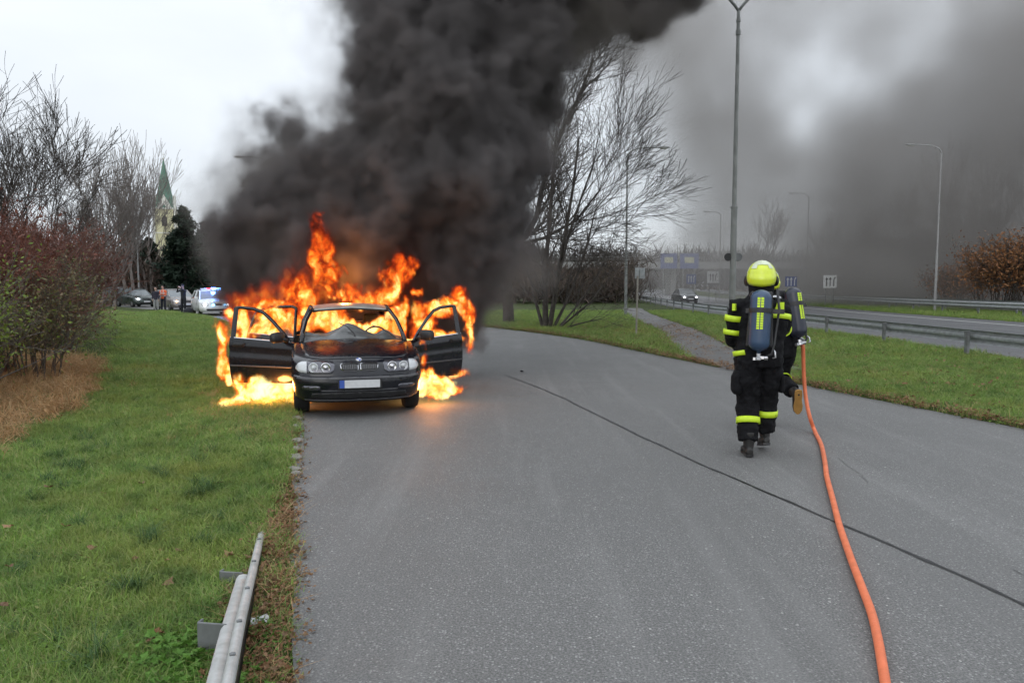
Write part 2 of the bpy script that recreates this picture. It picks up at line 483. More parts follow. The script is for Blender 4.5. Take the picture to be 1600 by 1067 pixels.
# ------------------------------------------------------------------ grass, litter, bushes and trees
def leafy_mat(name, cols, rough=.6, trans=.25, patch=False):
    """Foliage: each blade or leaf takes its own tone from a random per-island value."""
    m, t, out = new_mat(name)
    b = t.new('ShaderNodeBsdfPrincipled')
    g = t.new('ShaderNodeNewGeometry'); oi = t.new('ShaderNodeObjectInfo')
    ramp = t.new('ShaderNodeValToRGB'); cr = ramp.color_ramp
    r = t.math('FRACT', t.math('ADD', g.outputs['Random Per Island'], oi.outputs['Random']))
    while len(cr.elements) < len(cols): cr.elements.new(.5)
    for i, c in enumerate(cols):
        cr.elements[i].position = i / (len(cols) - 1); cr.elements[i].color = (*c, 1)
    t.l.new(r, ramp.inputs[0])
    n = t.noise(g.outputs['Position'], 1.1, 3, .6)
    c = t.mix(t.maprange(n, .35, .65, 0, .45), ramp.outputs[0], tuple(k * .55 for k in cols[0]))
    if patch:
        n2 = t.noise(g.outputs['Position'], .55, 4, .6); c = t.mix(t.maprange(n2, .5, .68, 0, .5), c, (.38,.38,.09))
        n3 = t.noise(g.outputs['Position'], 3.5, 3, .6); c = t.mix(t.maprange(n3, .5, .66, 0, .55), c, (.045,.12,.03))
    t.l.new(c, b.inputs['Base Color']); b.inputs['Roughness'].default_value = rough; b.inputs['Specular IOR Level'].default_value = .3
    tr = t.new('ShaderNodeBsdfTranslucent'); t.l.new(c, tr.inputs['Color'])
    ms = t.new('ShaderNodeMixShader'); ms.inputs[0].default_value = trans
    t.l.new(b.outputs[0], ms.inputs[1]); t.l.new(tr.outputs[0], ms.inputs[2]); t.l.new(ms.outputs[0], out.inputs[0])
    return m
M_grass = leafy_mat('grass_blades', [(.13,.24,.055),(.22,.36,.065),(.31,.46,.09),(.17,.30,.08),(.48,.45,.20),(.20,.34,.06)], trans=.35, patch=True)
M_grass_dark = leafy_mat('coarse_grass', [(.05,.12,.035),(.09,.16,.06),(.06,.12,.03)])
M_dry = leafy_mat('dry_grass', [(.46,.27,.12),(.54,.36,.18),(.34,.19,.09),(.54,.42,.24)], trans=.15)
M_litter = leafy_mat('dead_leaves', [(.22,.11,.05),(.30,.16,.08),(.14,.08,.045),(.36,.22,.12),(.18,.12,.07)], trans=.1)
M_ground_leaf = leafy_mat('clover_leaves', [(.10,.22,.03),(.14,.30,.05),(.19,.36,.07)], trans=.25)
M_bush_green = leafy_mat('bush_leaves', [(.10,.13,.045),(.16,.19,.07),(.24,.23,.11),(.36,.28,.19),(.13,.13,.06),(.22,.14,.08)], trans=.2)
M_bush_lime = leafy_mat('lime_leaves', [(.14,.21,.04),(.21,.29,.06),(.10,.14,.03)], trans=.3)
M_bush_red = leafy_mat('red_brown_twigs', [(.17,.065,.05),(.22,.09,.06),(.13,.055,.045),(.20,.11,.075)], trans=.1)
M_bush_orange = leafy_mat('rust_leaves', [(.30,.13,.05),(.24,.11,.05),(.36,.18,.07)], trans=.2)
M_pine = leafy_mat('pine_needles', [(.022,.042,.026),(.034,.058,.034),(.018,.034,.022)], trans=.1)
M_bark = mat('dark_bark', (.085,.072,.062), .9, var=.5, scale=6, bump=.6, bscale=25)
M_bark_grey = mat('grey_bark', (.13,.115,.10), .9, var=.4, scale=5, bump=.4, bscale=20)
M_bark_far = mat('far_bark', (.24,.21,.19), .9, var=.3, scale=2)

def hidden_obj(name, v, f, m):
    me = bpy.data.meshes.new(name); me.from_pydata([tuple(x) for x in v], [], f); me.update(); me.materials.append(m)
    return bpy.data.objects.new(name, me)

def tuft(nb, hmin, hmax, rad, w, lean, m, seg=2, name='tuft'):
    v, f = [], []
    for i in range(nb):
        a = random.uniform(0, 2*pi); r = rad * sqrt(random.random()); b = Vector((r*cos(a), r*sin(a), -.01))
        h = random.uniform(hmin, hmax); d = random.uniform(0, 2*pi); ln = random.uniform(.15, lean) * h
        px = Vector((cos(d), sin(d), 0)); sd = Vector((-sin(d), cos(d), 0)) * w * random.uniform(.6, 1.3)
        base = len(v)
        for s in range(seg + 1):
            q = s / seg
            c = b + px * ln * q * q + Vector((0, 0, h * (q - .25 * q * q * lean)))
            ww = sd * (1 - q * .9)
            if s < seg: v += [c - ww, c + ww]
            else: v += [c]
        for s in range(seg - 1): f.append((base+2*s, base+2*s+1, base+2*s+3, base+2*s+2))
        f.append((base+2*(seg-1), base+2*(seg-1)+1, base+2*seg))
    return hidden_obj(name, v, f, m)

def leaf_pile(n, rad, size, m, name='leaf', lobes=5, flat=.4):
    v, f = [], []
    for i in range(n):
        a = random.uniform(0, 2*pi); r = rad * sqrt(random.random())
        c = Vector((r*cos(a), r*sin(a), random.uniform(.003, .02)))
        R = Matrix.Rotation(random.uniform(0, 2*pi), 3, 'Z') @ Matrix.Rotation(random.uniform(-flat, flat)*1.4, 3, 'X') @ Matrix.Rotation(random.uniform(-flat, flat), 3, 'Y')
        s = size * random.uniform(.5, 1.3); b = len(v); k = 2 * lobes
        v.append(c + R @ Vector((0, 0, -.1*s)))
        for j in range(k):
            q = 2*pi*j/k; rr = s * (1.0 if j % 2 == 0 else .55) * random.uniform(.8, 1.1)
            v.append(c + R @ Vector((rr*cos(q), rr*sin(q)*.8, random.uniform(-.05,.25)*s)))
        for j in range(k): f.append((b, b+1+j, b+1+(j+1) % k))
    return hidden_obj(name, v, f, m)

def scatter(name, pts, scales, sources, kind='stuff', label=None, cat=None, tilt=.25):
    """Points (n,3) carrying one of the source pieces each, turned and scaled at random (geometry nodes)."""
    me = bpy.data.meshes.new(name); me.vertices.add(len(pts)); me.vertices.foreach_set('co', np.asarray(pts, np.float32).ravel())
    a = me.attributes.new('sz', 'FLOAT', 'POINT'); a.data.foreach_set('value', np.asarray(scales, np.float32))
    o = bpy.data.objects.new(name, me); COL.objects.link(o)
    g = bpy.data.node_groups.new(name + '_scatter', 'GeometryNodeTree')
    g.interface.new_socket('Geometry', in_out='INPUT', socket_type='NodeSocketGeometry')
    g.interface.new_socket('Geometry', in_out='OUTPUT', socket_type='NodeSocketGeometry')
    t = NT(g); gi = t.new('NodeGroupInput'); go = t.new('NodeGroupOutput')
    join = t.new('GeometryNodeGeometryToInstance')
    for s_ in sources:
        oi = t.new('GeometryNodeObjectInfo'); oi.inputs['Object'].default_value = s_; oi.inputs['As Instance'].default_value = True
        t.l.new(oi.outputs['Geometry'], join.inputs[0])
    ji = t.new('GeometryNodeJoinGeometry')
    t.l.new(join.outputs[0], ji.inputs[0])
    # each source becomes one pickable instance
    ji2 = t.new('GeometryNodeJoinGeometry')
    g.nodes.remove(join); g.nodes.remove(ji)
    for n in [n for n in g.nodes if n.bl_idname == 'GeometryNodeObjectInfo']: t.l.new(n.outputs['Geometry'], ji2.inputs[0])
    ip = t.new('GeometryNodeInstanceOnPoints'); ip.inputs['Pick Instance'].default_value = True
    ri = t.new('FunctionNodeRandomValue'); ri.data_type = 'INT'
    ri.inputs[4].default_value = 0; ri.inputs[5].default_value = len(sources) - 1
    rv = t.new('FunctionNodeRandomValue'); rv.data_type = 'FLOAT_VECTOR'
    rv.inputs[0].default_value = (-tilt, -tilt, 0); rv.inputs[1].default_value = (tilt, tilt, 6.28)
    at_ = t.new('GeometryNodeInputNamedAttribute'); at_.data_type = 'FLOAT'; at_.inputs['Name'].default_value = 'sz'
    t.l.new(gi.outputs[0], ip.inputs['Points']); t.l.new(ji2.outputs[0], ip.inputs['Instance'])
    t.l.new(ri.outputs[2], ip.inputs['Instance Index'])
    er = t.new('FunctionNodeEulerToRotation'); t.l.new(rv.outputs[0], er.inputs[0]); t.l.new(er.outputs[0], ip.inputs['Rotation'])
    t.l.new(at_.outputs[0], ip.inputs['Scale']); t.l.new(ip.outputs[0], go.inputs[0])
    m = o.modifiers.new('scatter', 'NODES'); m.node_group = g
    return tag(o, label, cat, kind=kind)

grass_src = [tuft(26, .035, .085, .09, .0022, 1.1, M_grass) for _ in range(4)] + [tuft(20, .05, .12, .09, .0024, 1.6, M_grass) for _ in range(2)] + [leaf_pile(9, .08, .014, M_grass, lobes=3, flat=.6) for _ in range(2)]
coarse_src = [tuft(60, .14, .30, .07, .0028, 1.7, M_grass_dark, 3) for _ in range(2)]
dry_src = [tuft(26, .08, .25, .16, .004, 1.6, M_dry, 3) for _ in range(3)] 
litter_src = [leaf_pile(7, .12, .015, M_litter) for _ in range(4)] + [leaf_pile(2, .1, .026, M_litter), tuft(8, .03, .1, .08, .003, 2.2, M_dry)]
clover_src = [leaf_pile(14, .09, .022, M_ground_leaf, lobes=4, flat=.5) for _ in range(2)]

def pts_left(n, y0, y1, t0, t1, dens=None, z=0.0):
    """n random points on the left verge; dens(x, y, t) keeps a share of them."""
    out = []
    while len(out) < n:
        y = random.uniform(y0, y1); t = random.uniform(t0, t1); x = x_left(y) - t
        if dens and random.random() > dens(x, y, t): continue
        out.append((x, y, qz_left(x, y, 0) + z))
    return out
# where the brown dead-leaf floor of the shrubs begins (distance from the road edge)
def t_bush(y): return interp(y, [(2,3.9),(5,3.7),(6.6,3.2),(8.5,3.2),(10.2,3.1),(13,3.5),(17.5,4.1),(24,4.6),(30,4.6),(40,3.5),(50,2.5)])
def edge_n(x, y): return .5 + .5 * mnoise.noise(Vector((x*1.3, y*1.3, 5)))
def g_dens(x, y, t):
    b = t_bush(y) + .7 * (edge_n(x, y) - .5)
    if t > b: return .05
    if t < .40 - .07*(y-2.4) and y < 9: return .25 + 1.6 * max(0, edge_n(x*2, y*2) - .5)
    return 1
P = pts_left(15000, 2.2, 6.5, .03, 4.6, g_dens); sc = [random.uniform(.8, 1.35) for _ in P]
P2 = pts_left(15000, 6.5, 13, .03, 5.2, g_dens); sc += [random.uniform(1.0, 1.6) for _ in P2]
P3 = pts_left(14000, 13, 27, .03, 6, g_dens); sc += [random.uniform(1.5, 2.4) for _ in P3]
P4 = pts_left(7000, 27, 50, .03, 6, lambda x, y, t: 1); sc += [random.uniform(1.8, 2.8) for _ in P4]
scatter('grass', P + P2 + P3 + P4, sc, grass_src, label='short green grass of the verge beside the slip road', cat='grass')
P = [gp(205,925)] + [gp(x, y) for x, y in ((625/2.908,700+660/2.908),(150,1035),(345,820),(400,812),(90,1000),(30,890),(235,850))]
P += pts_left(70, 3, 9, .3, 3.5); P = [(p[0], p[1], gz(p[0], p[1])) for p in P]
scatter('coarse_grass', P, [random.uniform(.45, .95) for _ in P], coarse_src, label='coarse grass tussocks standing in the verge', cat='grass')
def rpts(n, y0, y1, dens=None):
    out = []
    while len(out) < n:
        y = random.uniform(y0, y1); a, b = x_right(y) + .03, x_mw(y) - .3; x = random.uniform(a, b)
        if abs(x - pcf(y)) < .82 + .3 * mnoise.noise(Vector((x, y, 0))) and 14.8 < y < 56: continue
        if dens and random.random() > dens(x, y, x - a): continue
        out.append((x, y, rz_right(x, y, .5)))
    return out
P = rpts(13000, 6, 18); sc = [random.uniform(1.1, 1.7) for _ in P]
P2 = rpts(15000, 18, 50); sc += [random.uniform(1.8, 2.8) for _ in P2]
P3 = [(x_mw(y) + random.uniform(12.3, 20.3), y, .03) for y in [random.uniform(25, 90) for _ in range(9000)]]; sc += [random.uniform(2, 4) for _ in P3]
scatter('grass', P + P2 + P3, sc, grass_src, label='grass between the slip road and the motorway', cat='grass')
# dead leaves: along the road edges, under the bare trees, sprinkled on the lawns
P = pts_left(2300, 2.2, 8, -.03, .42, lambda x, y, t: (t < .40 - .075*(y-2.4) + .12*(edge_n(x*2, y*2)-.5)) * (.3 + .7 * (edge_n(x*3, y*2) > .42))); sc = [random.uniform(.7, 1.2) for _ in P]
P2 = pts_left(700, 7.5, 16, -.05, .16, lambda x, y, t: edge_n(x, y)); sc += [random.uniform(.8, 1.3) for _ in P2]
P3 = pts_left(520, 2.6, 18, .3, 3.8); sc += [random.uniform(.4, .9) for _ in P3]
P4 = []
for _ in range(2600):
    y = random.uniform(6, 40); P4.append((x_right(y) + abs(random.gauss(0, .16)) - .03, y, .05))
for _ in range(2600):
    y = random.gauss(27, 4.5); x = random.gauss(3.8, 2.4)
    if x > x_right(y): P4.append((x, y, .09))
for _ in range(1300):
    y = random.uniform(7, 34); x = random.uniform(x_right(y), x_mw(y)); P4.append((x, y, .1))
sc += [random.uniform(.8, 1.5) for _ in P4]
scatter('leaf_litter', P + P2 + P3 + P4, sc, litter_src, label='fallen brown leaves along the road edge and lawn', cat='leaf litter', tilt=.4)
P = pts_left(6500, 3, 16, 2.2, 7.5, lambda x, y, t: 1 if t > t_bush(y) + .7*(edge_n(x, y)-.5) else .01, .01)
scatter('dry_grass', P, [random.uniform(.5, 1.3) for _ in P], dry_src + litter_src[:2], label='dry brown grass and dead leaves under the shrubs', cat='dry grass', tilt=.9)
P = [(gp(x, y)[0], gp(x, y)[1], .02) for x, y in [(random.gauss(395, 42), random.gauss(655, 22)) for _ in range(420)] if x < 455]
scatter('dry_grass', P, [random.uniform(.25, .55) for _ in P], dry_src, label='scorched yellow grass beside the burning car', cat='dry grass', tilt=.8)
P = [(gp(x, y, .05)[0], gp(x, y, .05)[1], .03) for x, y in [(random.gauss(300, 32), random.gauss(1040, 28)) for _ in range(150)]]
P += [(gp(x, y)[0], gp(x, y)[1], .02) for x, y in [(random.gauss(405, 12), random.gauss(1000, 22)) for _ in range(14)]]
scatter('ground_plant', P, [random.uniform(.7, 1.2) for _ in P], clover_src, label='patch of round green leaves by the crash barrier end', cat='ground plant', tilt=.5)

# ---- bare trees
def tree_rec(base, d, length, r, depth, maxd, out, rnd, spread=.5, up=.12, nseg=4, kids=(3, 4), rmin=.006, wob_=.12, ratio=(.62, .82)):
    pts, rs = [base.copy()], [r]
    p = base.copy(); dd = d.copy(); seg = length / nseg
    for i in range(nseg):
        dd = (dd + Vector((rnd.uniform(-1,1), rnd.uniform(-1,1), rnd.uniform(-1,1))) * wob_ + Vector((0,0,up))).normalized()
        p = p + dd * seg; pts.append(p.copy()); rs.append(max(rmin, r * (1 - .55 * (i+1) / nseg)))
    out.append((depth, pts, rs))
    if depth >= maxd: return
    k = rnd.randint(*kids)
    for j in range(k):
        q = rnd.uniform(.28, 1.0) if j else 1.0
        i = min(int(q * nseg), nseg - 1); fr = q * nseg - i
        b = pts[i].lerp(pts[i+1], fr)
        dl = (pts[i+1] - pts[i]).normalized()
        ax = Vector((rnd.uniform(-1,1), rnd.uniform(-1,1), rnd.uniform(-.5,1))).cross(dl)
        if ax.length < .01: continue
        ang = rnd.uniform(.25, 1.0) * spread * (1.3 if j else .55)
        nd = Matrix.Rotation(ang, 3, ax.normalized()) @ dl
        tree_rec(b, nd, length * rnd.uniform(*ratio), rs[i] * rnd.uniform(.5, .72), depth+1, maxd, out, rnd, spread, up, max(2, nseg-1 if depth > 1 else nseg), kids, rmin, wob_, ratio)

def tube_np(branches, sides):
    V, Fq = [], []; nv = 0
    ang = np.arange(sides) * 2*pi / sides; ca, sa = np.cos(ang)[:, None], np.sin(ang)[:, None]
    for _, pts, rs in branches:
        P_ = np.array(pts, float); n = len(P_)
        T = np.empty_like(P_); T[1:-1] = P_[2:] - P_[:-2]; T[0] = P_[1] - P_[0]; T[-1] = P_[-1] - P_[-2]
        T /= np.linalg.norm(T, axis=1)[:, None] + 1e-9
        ref = np.array([0.31, .83, .1]) if abs(T[0][1]) < .8 else np.array([1., 0, 0])
        A = np.cross(T, ref); A /= np.linalg.norm(A, axis=1)[:, None] + 1e-9; B = np.cross(T, A)
        for i in range(n): V.append(P_[i] + (ca * A[i] + sa * B[i]) * rs[i])
        idx = nv + np.arange(n * sides).reshape(n, sides)
        a = idx[:-1]; b = idx[1:]
        Fq.append(np.stack([a, np.roll(a, -1, 1), np.roll(b, -1, 1), b], -1).reshape(-1, 4)); nv += n * sides
    return np.concatenate(V), np.concatenate(Fq)

def bare_tree(loc, stems, maxd, seed, label, m=None, group=None, spread=.5, up=.12, kids=(3,4), rmin=.006, trunkdepth=0, name='bare_tree', wob_=.12, ratio=(.62,.82), cat='tree', limbs=()):
    """stems: (offset, direction, length, radius). trunk = the thick lower branches, crown = the rest."""
    rnd = random.Random(seed); out = []
    for off, d, L, r in stems:
        tree_rec(Vector(off), Vector(d).normalized(), L, r, 0, maxd, out, rnd, spread, up, 5, kids, rmin, wob_, ratio)
    for pts, r, md in limbs:       # limbs drawn by hand, then grown on
        pts = [Vector(p) for p in pts]; rs = [r * (1 - .6 * i / (len(pts)-1)) for i in range(len(pts))]
        out.append((0, pts, rs))
        for i in range(1, len(pts)):
            for _ in range(rnd.randint(3, 4)):
                dl = (pts[i] - pts[i-1]).normalized(); ax = Vector((rnd.uniform(-1,1), rnd.uniform(-1,1), rnd.uniform(-.4,1))).cross(dl).normalized()
                nd = Matrix.Rotation(rnd.uniform(.2, .9) * spread * 1.3, 3, ax) @ dl
                tree_rec(pts[i], nd, min(1.8, (pts[1]-pts[0]).length) * rnd.uniform(1.0, 1.6), rs[i] * .5, md, maxd, out, rnd, spread, up, 4, kids, rmin, wob_, ratio)
    root = empty(name, loc, 0, label, cat, group)
    m = m or M_bark
    V, Fa = tube_np([b for b in out if b[0] <= trunkdepth], 8); np_mesh('trunk', V, Fa, m, root, True)
    crown = [b for b in out if b[0] > trunkdepth]
    if crown:
        V, Fa = tube_np(crown, 3); np_mesh('crown', V, Fa, m, root, False)
    return root

# the big tree behind the fire, forked low, its long limbs sweeping up and right
def loc_px(px, py, Y, base): return at(px, py, Y) - Vector(base)
B = Vector((-.15, 34, 0))
def L_(seq, Yo=34): return [at(x, y, Yo + dy) - B for x, y, dy in seq]
bare_tree(B, [], 5, 3, 'tall bare tree with a low fork standing right behind the smoke', spread=.6, up=.10, kids=(4,5), rmin=.009, wob_=.18, ratio=(.58,.76), limbs=[
    (L_([(795,508,0),(793,460,0),(792,420,0),(793,390,0)]), .30, 3),
    (L_([(793,390,0),(822,370,.3),(838,340,.6),(846,300,.8),(862,250,1),(880,200,1),(905,150,1.2),(925,100,1.3)]), .15, 2),
    (L_([(793,390,0),(775,350,-.4),(772,300,-.6),(780,240,-1),(800,170,-1),(815,100,-1)]), .15, 2),
    (L_([(793,395,0),(765,372,.3),(755,345,.6),(765,310,1)]), .09, 2),
    (L_([(793,380,0),(810,330,.3),(822,270,.5),(838,205,.2),(858,140,0),(870,90,0)]), .12, 2),
    (L_([(800,385,0),(850,372,-1),(900,345,-1.5),(935,300,-1.8)]), .09, 2),
])
B = Vector((1.35, 29.5, 0))
bare_tree(B, [], 5, 11, 'bushy many stemmed bare tree leaning right beside the road', spread=.72, up=.08, kids=(4,5), rmin=.006, wob_=.2, ratio=(.55,.75), name='bare_tree', limbs=[
    ([at(x, y, 29.5 + dy) - B for x, y, dy in s_], r, md) for s_, r, md in [
    ([(852,518,0),(852,470,0),(850,420,.2),(856,380,.3),(860,330,.4),(864,280,.5),(868,225,.5)], .13, 3),
    ([(858,518,0),(866,470,-.3),(876,410,-.6),(886,350,-.8),(896,290,-1),(904,220,-1)], .10, 3),
    ([(862,518,0),(882,478,.3),(902,430,.6),(918,380,.9),(930,330,1)], .07, 4),
    ([(864,520,0),(895,495,-.5),(925,470,-1),(948,440,-1.2)], .05, 4),
    ([(860,522,0),(890,510,-.8),(920,502,-1.4),(940,498,-1.6)], .035, 4),
    ([(850,518,0),(838,475,.3),(826,430,.6),(817,380,1),(816,330,1)], .08, 3),
    ([(866,520,0),(900,480,1.2),(928,440,1.8),(950,400,2)], .05, 4),
    ([(856,518,0),(870,440,1),(888,370,1.4),(908,310,1.6),(928,255,1.8)], .08, 3),
]])
# left: dark tree rising from the red shrubs, smaller ones, and the poplar group further off
bare_tree(at(45,420,26).xy.to_3d(), [((0,0,.3),(0,0,1),3.0,.14),((.45,.1,.3),(.14,0,1),2.6,.08)], 5, 21, 'dark bare tree rising out of the red shrubs', spread=.52, up=.06, kids=(3,5), rmin=.007, trunkdepth=1, wob_=.16)
bare_tree(at(-25,420,22).xy.to_3d(), [((0,0,.3),(.1,0,1),2.5,.10)], 5, 22, 'bare tree cut off by the edge of the picture above the shrubs', spread=.6, up=.05, kids=(3,4), rmin=.008, trunkdepth=1)
for k, (px, Y, L0, lab) in enumerate([(160,62,5.4,'pale bare poplar at the near side of the tall group beside the lamp'), (190,66,6.2,'tallest pale bare poplar in the group behind the lamp'), (222,74,5.0,'pale bare poplar between the street lamp and the church spire'),(128,58,3.2,'low bare tree between the dark tree and the poplars')]):
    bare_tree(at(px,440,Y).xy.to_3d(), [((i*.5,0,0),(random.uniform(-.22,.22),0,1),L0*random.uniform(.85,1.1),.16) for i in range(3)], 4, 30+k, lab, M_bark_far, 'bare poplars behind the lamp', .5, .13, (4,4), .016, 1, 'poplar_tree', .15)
# the far mass of bare trees along the horizon and the grey ones across the motorway
k = 0
for px, Y, L0, lab in [(335,95,3.8,'grey bare tree in front of the smoke beside the pine'),(360,100,4.2,'grey bare tree half hidden by the left edge of the smoke'),(310,105,4.0,'small bare tree rising behind the dark pine'),
                       (1192,110,5.6,'bare tree behind the lamp post seen through grey smoke'),(1180,125,4.0,'lower bare tree beside the lamp post in the smoke'),
                       (1485,78,5.8,'dark bare tree beside the motorway lamp in the smoke'),(1560,76,5.4,'bare tree above the rust coloured bush'),(1420,92,5.2,'smoke veiled bare tree left of the motorway lamp'),(1340,95,4.4,'smoke veiled bare tree above the white lane sign'),(1290,100,4.2,'faint bare tree deep in the smoke bank'),(1620,78,6.0,'tall bare tree at the edge of the frame across the motorway'),(1530,88,6.2,'tall smoke veiled tree behind the rust coloured bush')]:
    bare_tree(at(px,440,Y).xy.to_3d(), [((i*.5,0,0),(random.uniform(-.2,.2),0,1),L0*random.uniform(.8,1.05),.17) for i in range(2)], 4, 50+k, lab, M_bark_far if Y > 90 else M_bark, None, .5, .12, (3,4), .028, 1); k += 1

# ---- shrubs: arching stems plus leaves spread through the volume
def shrub(loc, rx, ry, h, n_stem, n_leaf, leaf, mleaf, mstem, seed, label, group=None, name='shrub', twig=3, fill=.35, rmin=.004):
    rnd = random.Random(seed); out = []
    for i in range(n_stem):
        a = rnd.uniform(0, 2*pi); q = sqrt(rnd.random())
        b = Vector((rx*.6*q*cos(a), ry*.6*q*sin(a), 0))
        d = Vector((.5*q*cos(a)*rx/h, .5*q*sin(a)*ry/h, 1)).normalized()
        tree_rec(b, d, h*rnd.uniform(.35,.55), .014 + .004*h, 0, twig, out, rnd, .55, .03, 3, (2,4), rmin, .16, (.6,.8))
    root = empty(name, loc, 0, label, 'shrub', group)
    V, Fa = tube_np(out, 3); np_mesh('stem', V, Fa, mstem, root)
    if n_leaf:
        tips = [p for dp, pts, rs in out if dp >= 1 for p in pts[1:]]
        C = np.array([tips[rnd.randrange(len(tips))] for _ in range(n_leaf)]); n = n_leaf
        C = C + RNG.normal(0, fill * .25, C.shape); C[:, 2] = np.abs(C[:, 2])
        u = RNG.normal(size=(n,3)); u /= np.linalg.norm(u, axis=1)[:,None]; w_ = RNG.normal(size=(n,3)); v = np.cross(u, w_); v /= np.linalg.norm(v, axis=1)[:,None]
        s = leaf * RNG.uniform(.5, 1.3, (n,1))
        V = np.stack([C - u*s, C - v*s*.5, C + u*s, C + v*s*.5], 1).reshape(-1,3)
        np_mesh('foliage', V, np.arange(4*n).reshape(n,4), mleaf, root)
    return root
def ground_at(px, py, z=0): return gp(px, py, z)
i = 0
for x, y, rx, ry, h, lab in [(-11.8,17.5,1.8,2.0,2.3,'tall red brown thicket under the dark bare tree'),(-14.6,22,2.2,2.4,2.6,'red brown thicket behind the green leaved bush'),(-9.5,12.2,1.6,1.7,2.1,'dense dark red shrub at the edge of the picture'),
                             (-19.0,26.5,2.2,2.2,2.6,'highest red brown thicket at the back of the hedge'),(-24.5,34,2.2,2.2,1.8,'low red twigged shrub where the hedge meets the far road'),(-15.5,19,2.2,2.2,2.8,'red brown shrub below the cut off tree')]:
    shrub((x,y,gz(x,y)), rx, ry, h, 70, 5200, .045, M_bush_red, M_bush_red, 70+i, lab, 'red twigged shrubs on the bank', twig=4, fill=.6); i += 1
for x, y, rx, ry, h, nl, ml_, lab in [(-8.4,13.0,1.0,1.2,1.7,5200,M_bush_green,'grey green leafy bush nearest the lawn'),(-10.6,16.6,1.2,1.3,1.8,5200,M_bush_green,'leafy bush with pale seed heads behind the first one'),
                             (-7.6,9.9,.9,1.0,1.7,3600,M_bush_lime,'yellow green leafy bush in front of the red shrub'),(-12.9,20.5,1.2,1.3,1.8,4200,M_bush_green,'dull green bush at the far end of the hedge'),(-8.4,11.3,1.0,1.0,1.35,3400,M_bush_green,'low leafy bush over the dead leaves')]:
    shrub((x,y,gz(x,y)), rx, ry, h, 26, nl, .03, ml_, M_bark_grey, 90+i, lab, None, twig=3, fill=.5); i += 1
for px, Y, h, lab in [(1560,50,3.6,'rust coloured bush behind the motorway barrier'),(1625,46,4.2,'larger rust coloured bush cut by the picture edge'),(1500,58,2.4,'low brown bush beside the dark tree')]:
    c = at(px,447,Y); shrub((c.x,Y,.4), 2.6, 1.8, h, 40, 5200, .10, M_bush_orange, M_bark, 110+i, lab, None, twig=3, fill=1.2, rmin=.012); i += 1

# ---- pines: whorls of drooping boughs set with needle clumps
def pine(loc, h, r, seed, label, n=9000, leaf=.35, base=.03, group=None):
    rnd = random.Random(seed); root = empty('pine_tree', loc, 0, label, 'tree', group)
    br = [(0, [Vector((0,0,0)), Vector((0,0,h*.5)), Vector((0,0,h*.97))], [.2,.12,.03])]
    C = []
    nb = 90
    for i in range(nb):
        z = h * (base + (1-base) * (i / nb)); q = 1 - (z/h - base) / (1-base)
        L = r * (q ** .66) * rnd.uniform(.6, 1.12); a = rnd.uniform(0, 2*pi)
        tip = Vector((L*cos(a), L*sin(a), z + L*rnd.uniform(-.05,.35)))
        br.append((1, [Vector((0,0,z)), Vector((L*.5*cos(a), L*.5*sin(a), z + L*.05)), tip], [.05,.035,.015]))
        k = int(n / nb * (.4 + 1.2*q))
        for _ in range(k):
            u = rnd.uniform(.15, 1.02) ** .7
            C.append(Vector((0,0,z)).lerp(tip, u) + Vector((rnd.gauss(0,.16*L*.5+.1), rnd.gauss(0,.16*L*.5+.1), rnd.gauss(0,.12*L*.4+.1))))
    V, Fa = tube_np(br, 5); np_mesh('trunk', V, Fa, M_bark, root)
    C = np.array(C); m_ = len(C)
    u = RNG.normal(size=(m_,3)); u[:,2] = np.abs(u[:,2])*.6; u /= np.linalg.norm(u, axis=1)[:,None]; w_ = RNG.normal(size=(m_,3)); v = np.cross(u, w_); v /= np.linalg.norm(v, axis=1)[:,None]
    s = leaf * RNG.uniform(.5, 1.2, (m_,1))
    V = np.stack([C - u*s*.4 - v*s*.35, C - u*s*.4 + v*s*.35, C + u*s], 1).reshape(-1,3)
    np_mesh('crown', V, np.arange(3*m_).reshape(m_,3), M_pine, root)
    return root
for px, Y, top, wpx, lab in [(290,72,330,46,'dark pine beside the church spire behind the police car'),(234,80,378,34,'dark pine between the street lamp and the spire'),(206,78,362,40,'dark evergreen behind the parked cars and the lamp'),
                             (395,60,285,42,'dark pine mostly swallowed by the left edge of the smoke'),(440,66,300,40,'dark pine hidden deep in the smoke'),(322,80,352,30,'small dark pine between the big pine and the smoke')]:
    c = at(px,447,Y); hh = CAM_H + (447-top)/F_PX*Y + .3
    pine((c.x,Y,-.1), hh, wpx/F_PX*Y, 200+px, lab, leaf=.42)
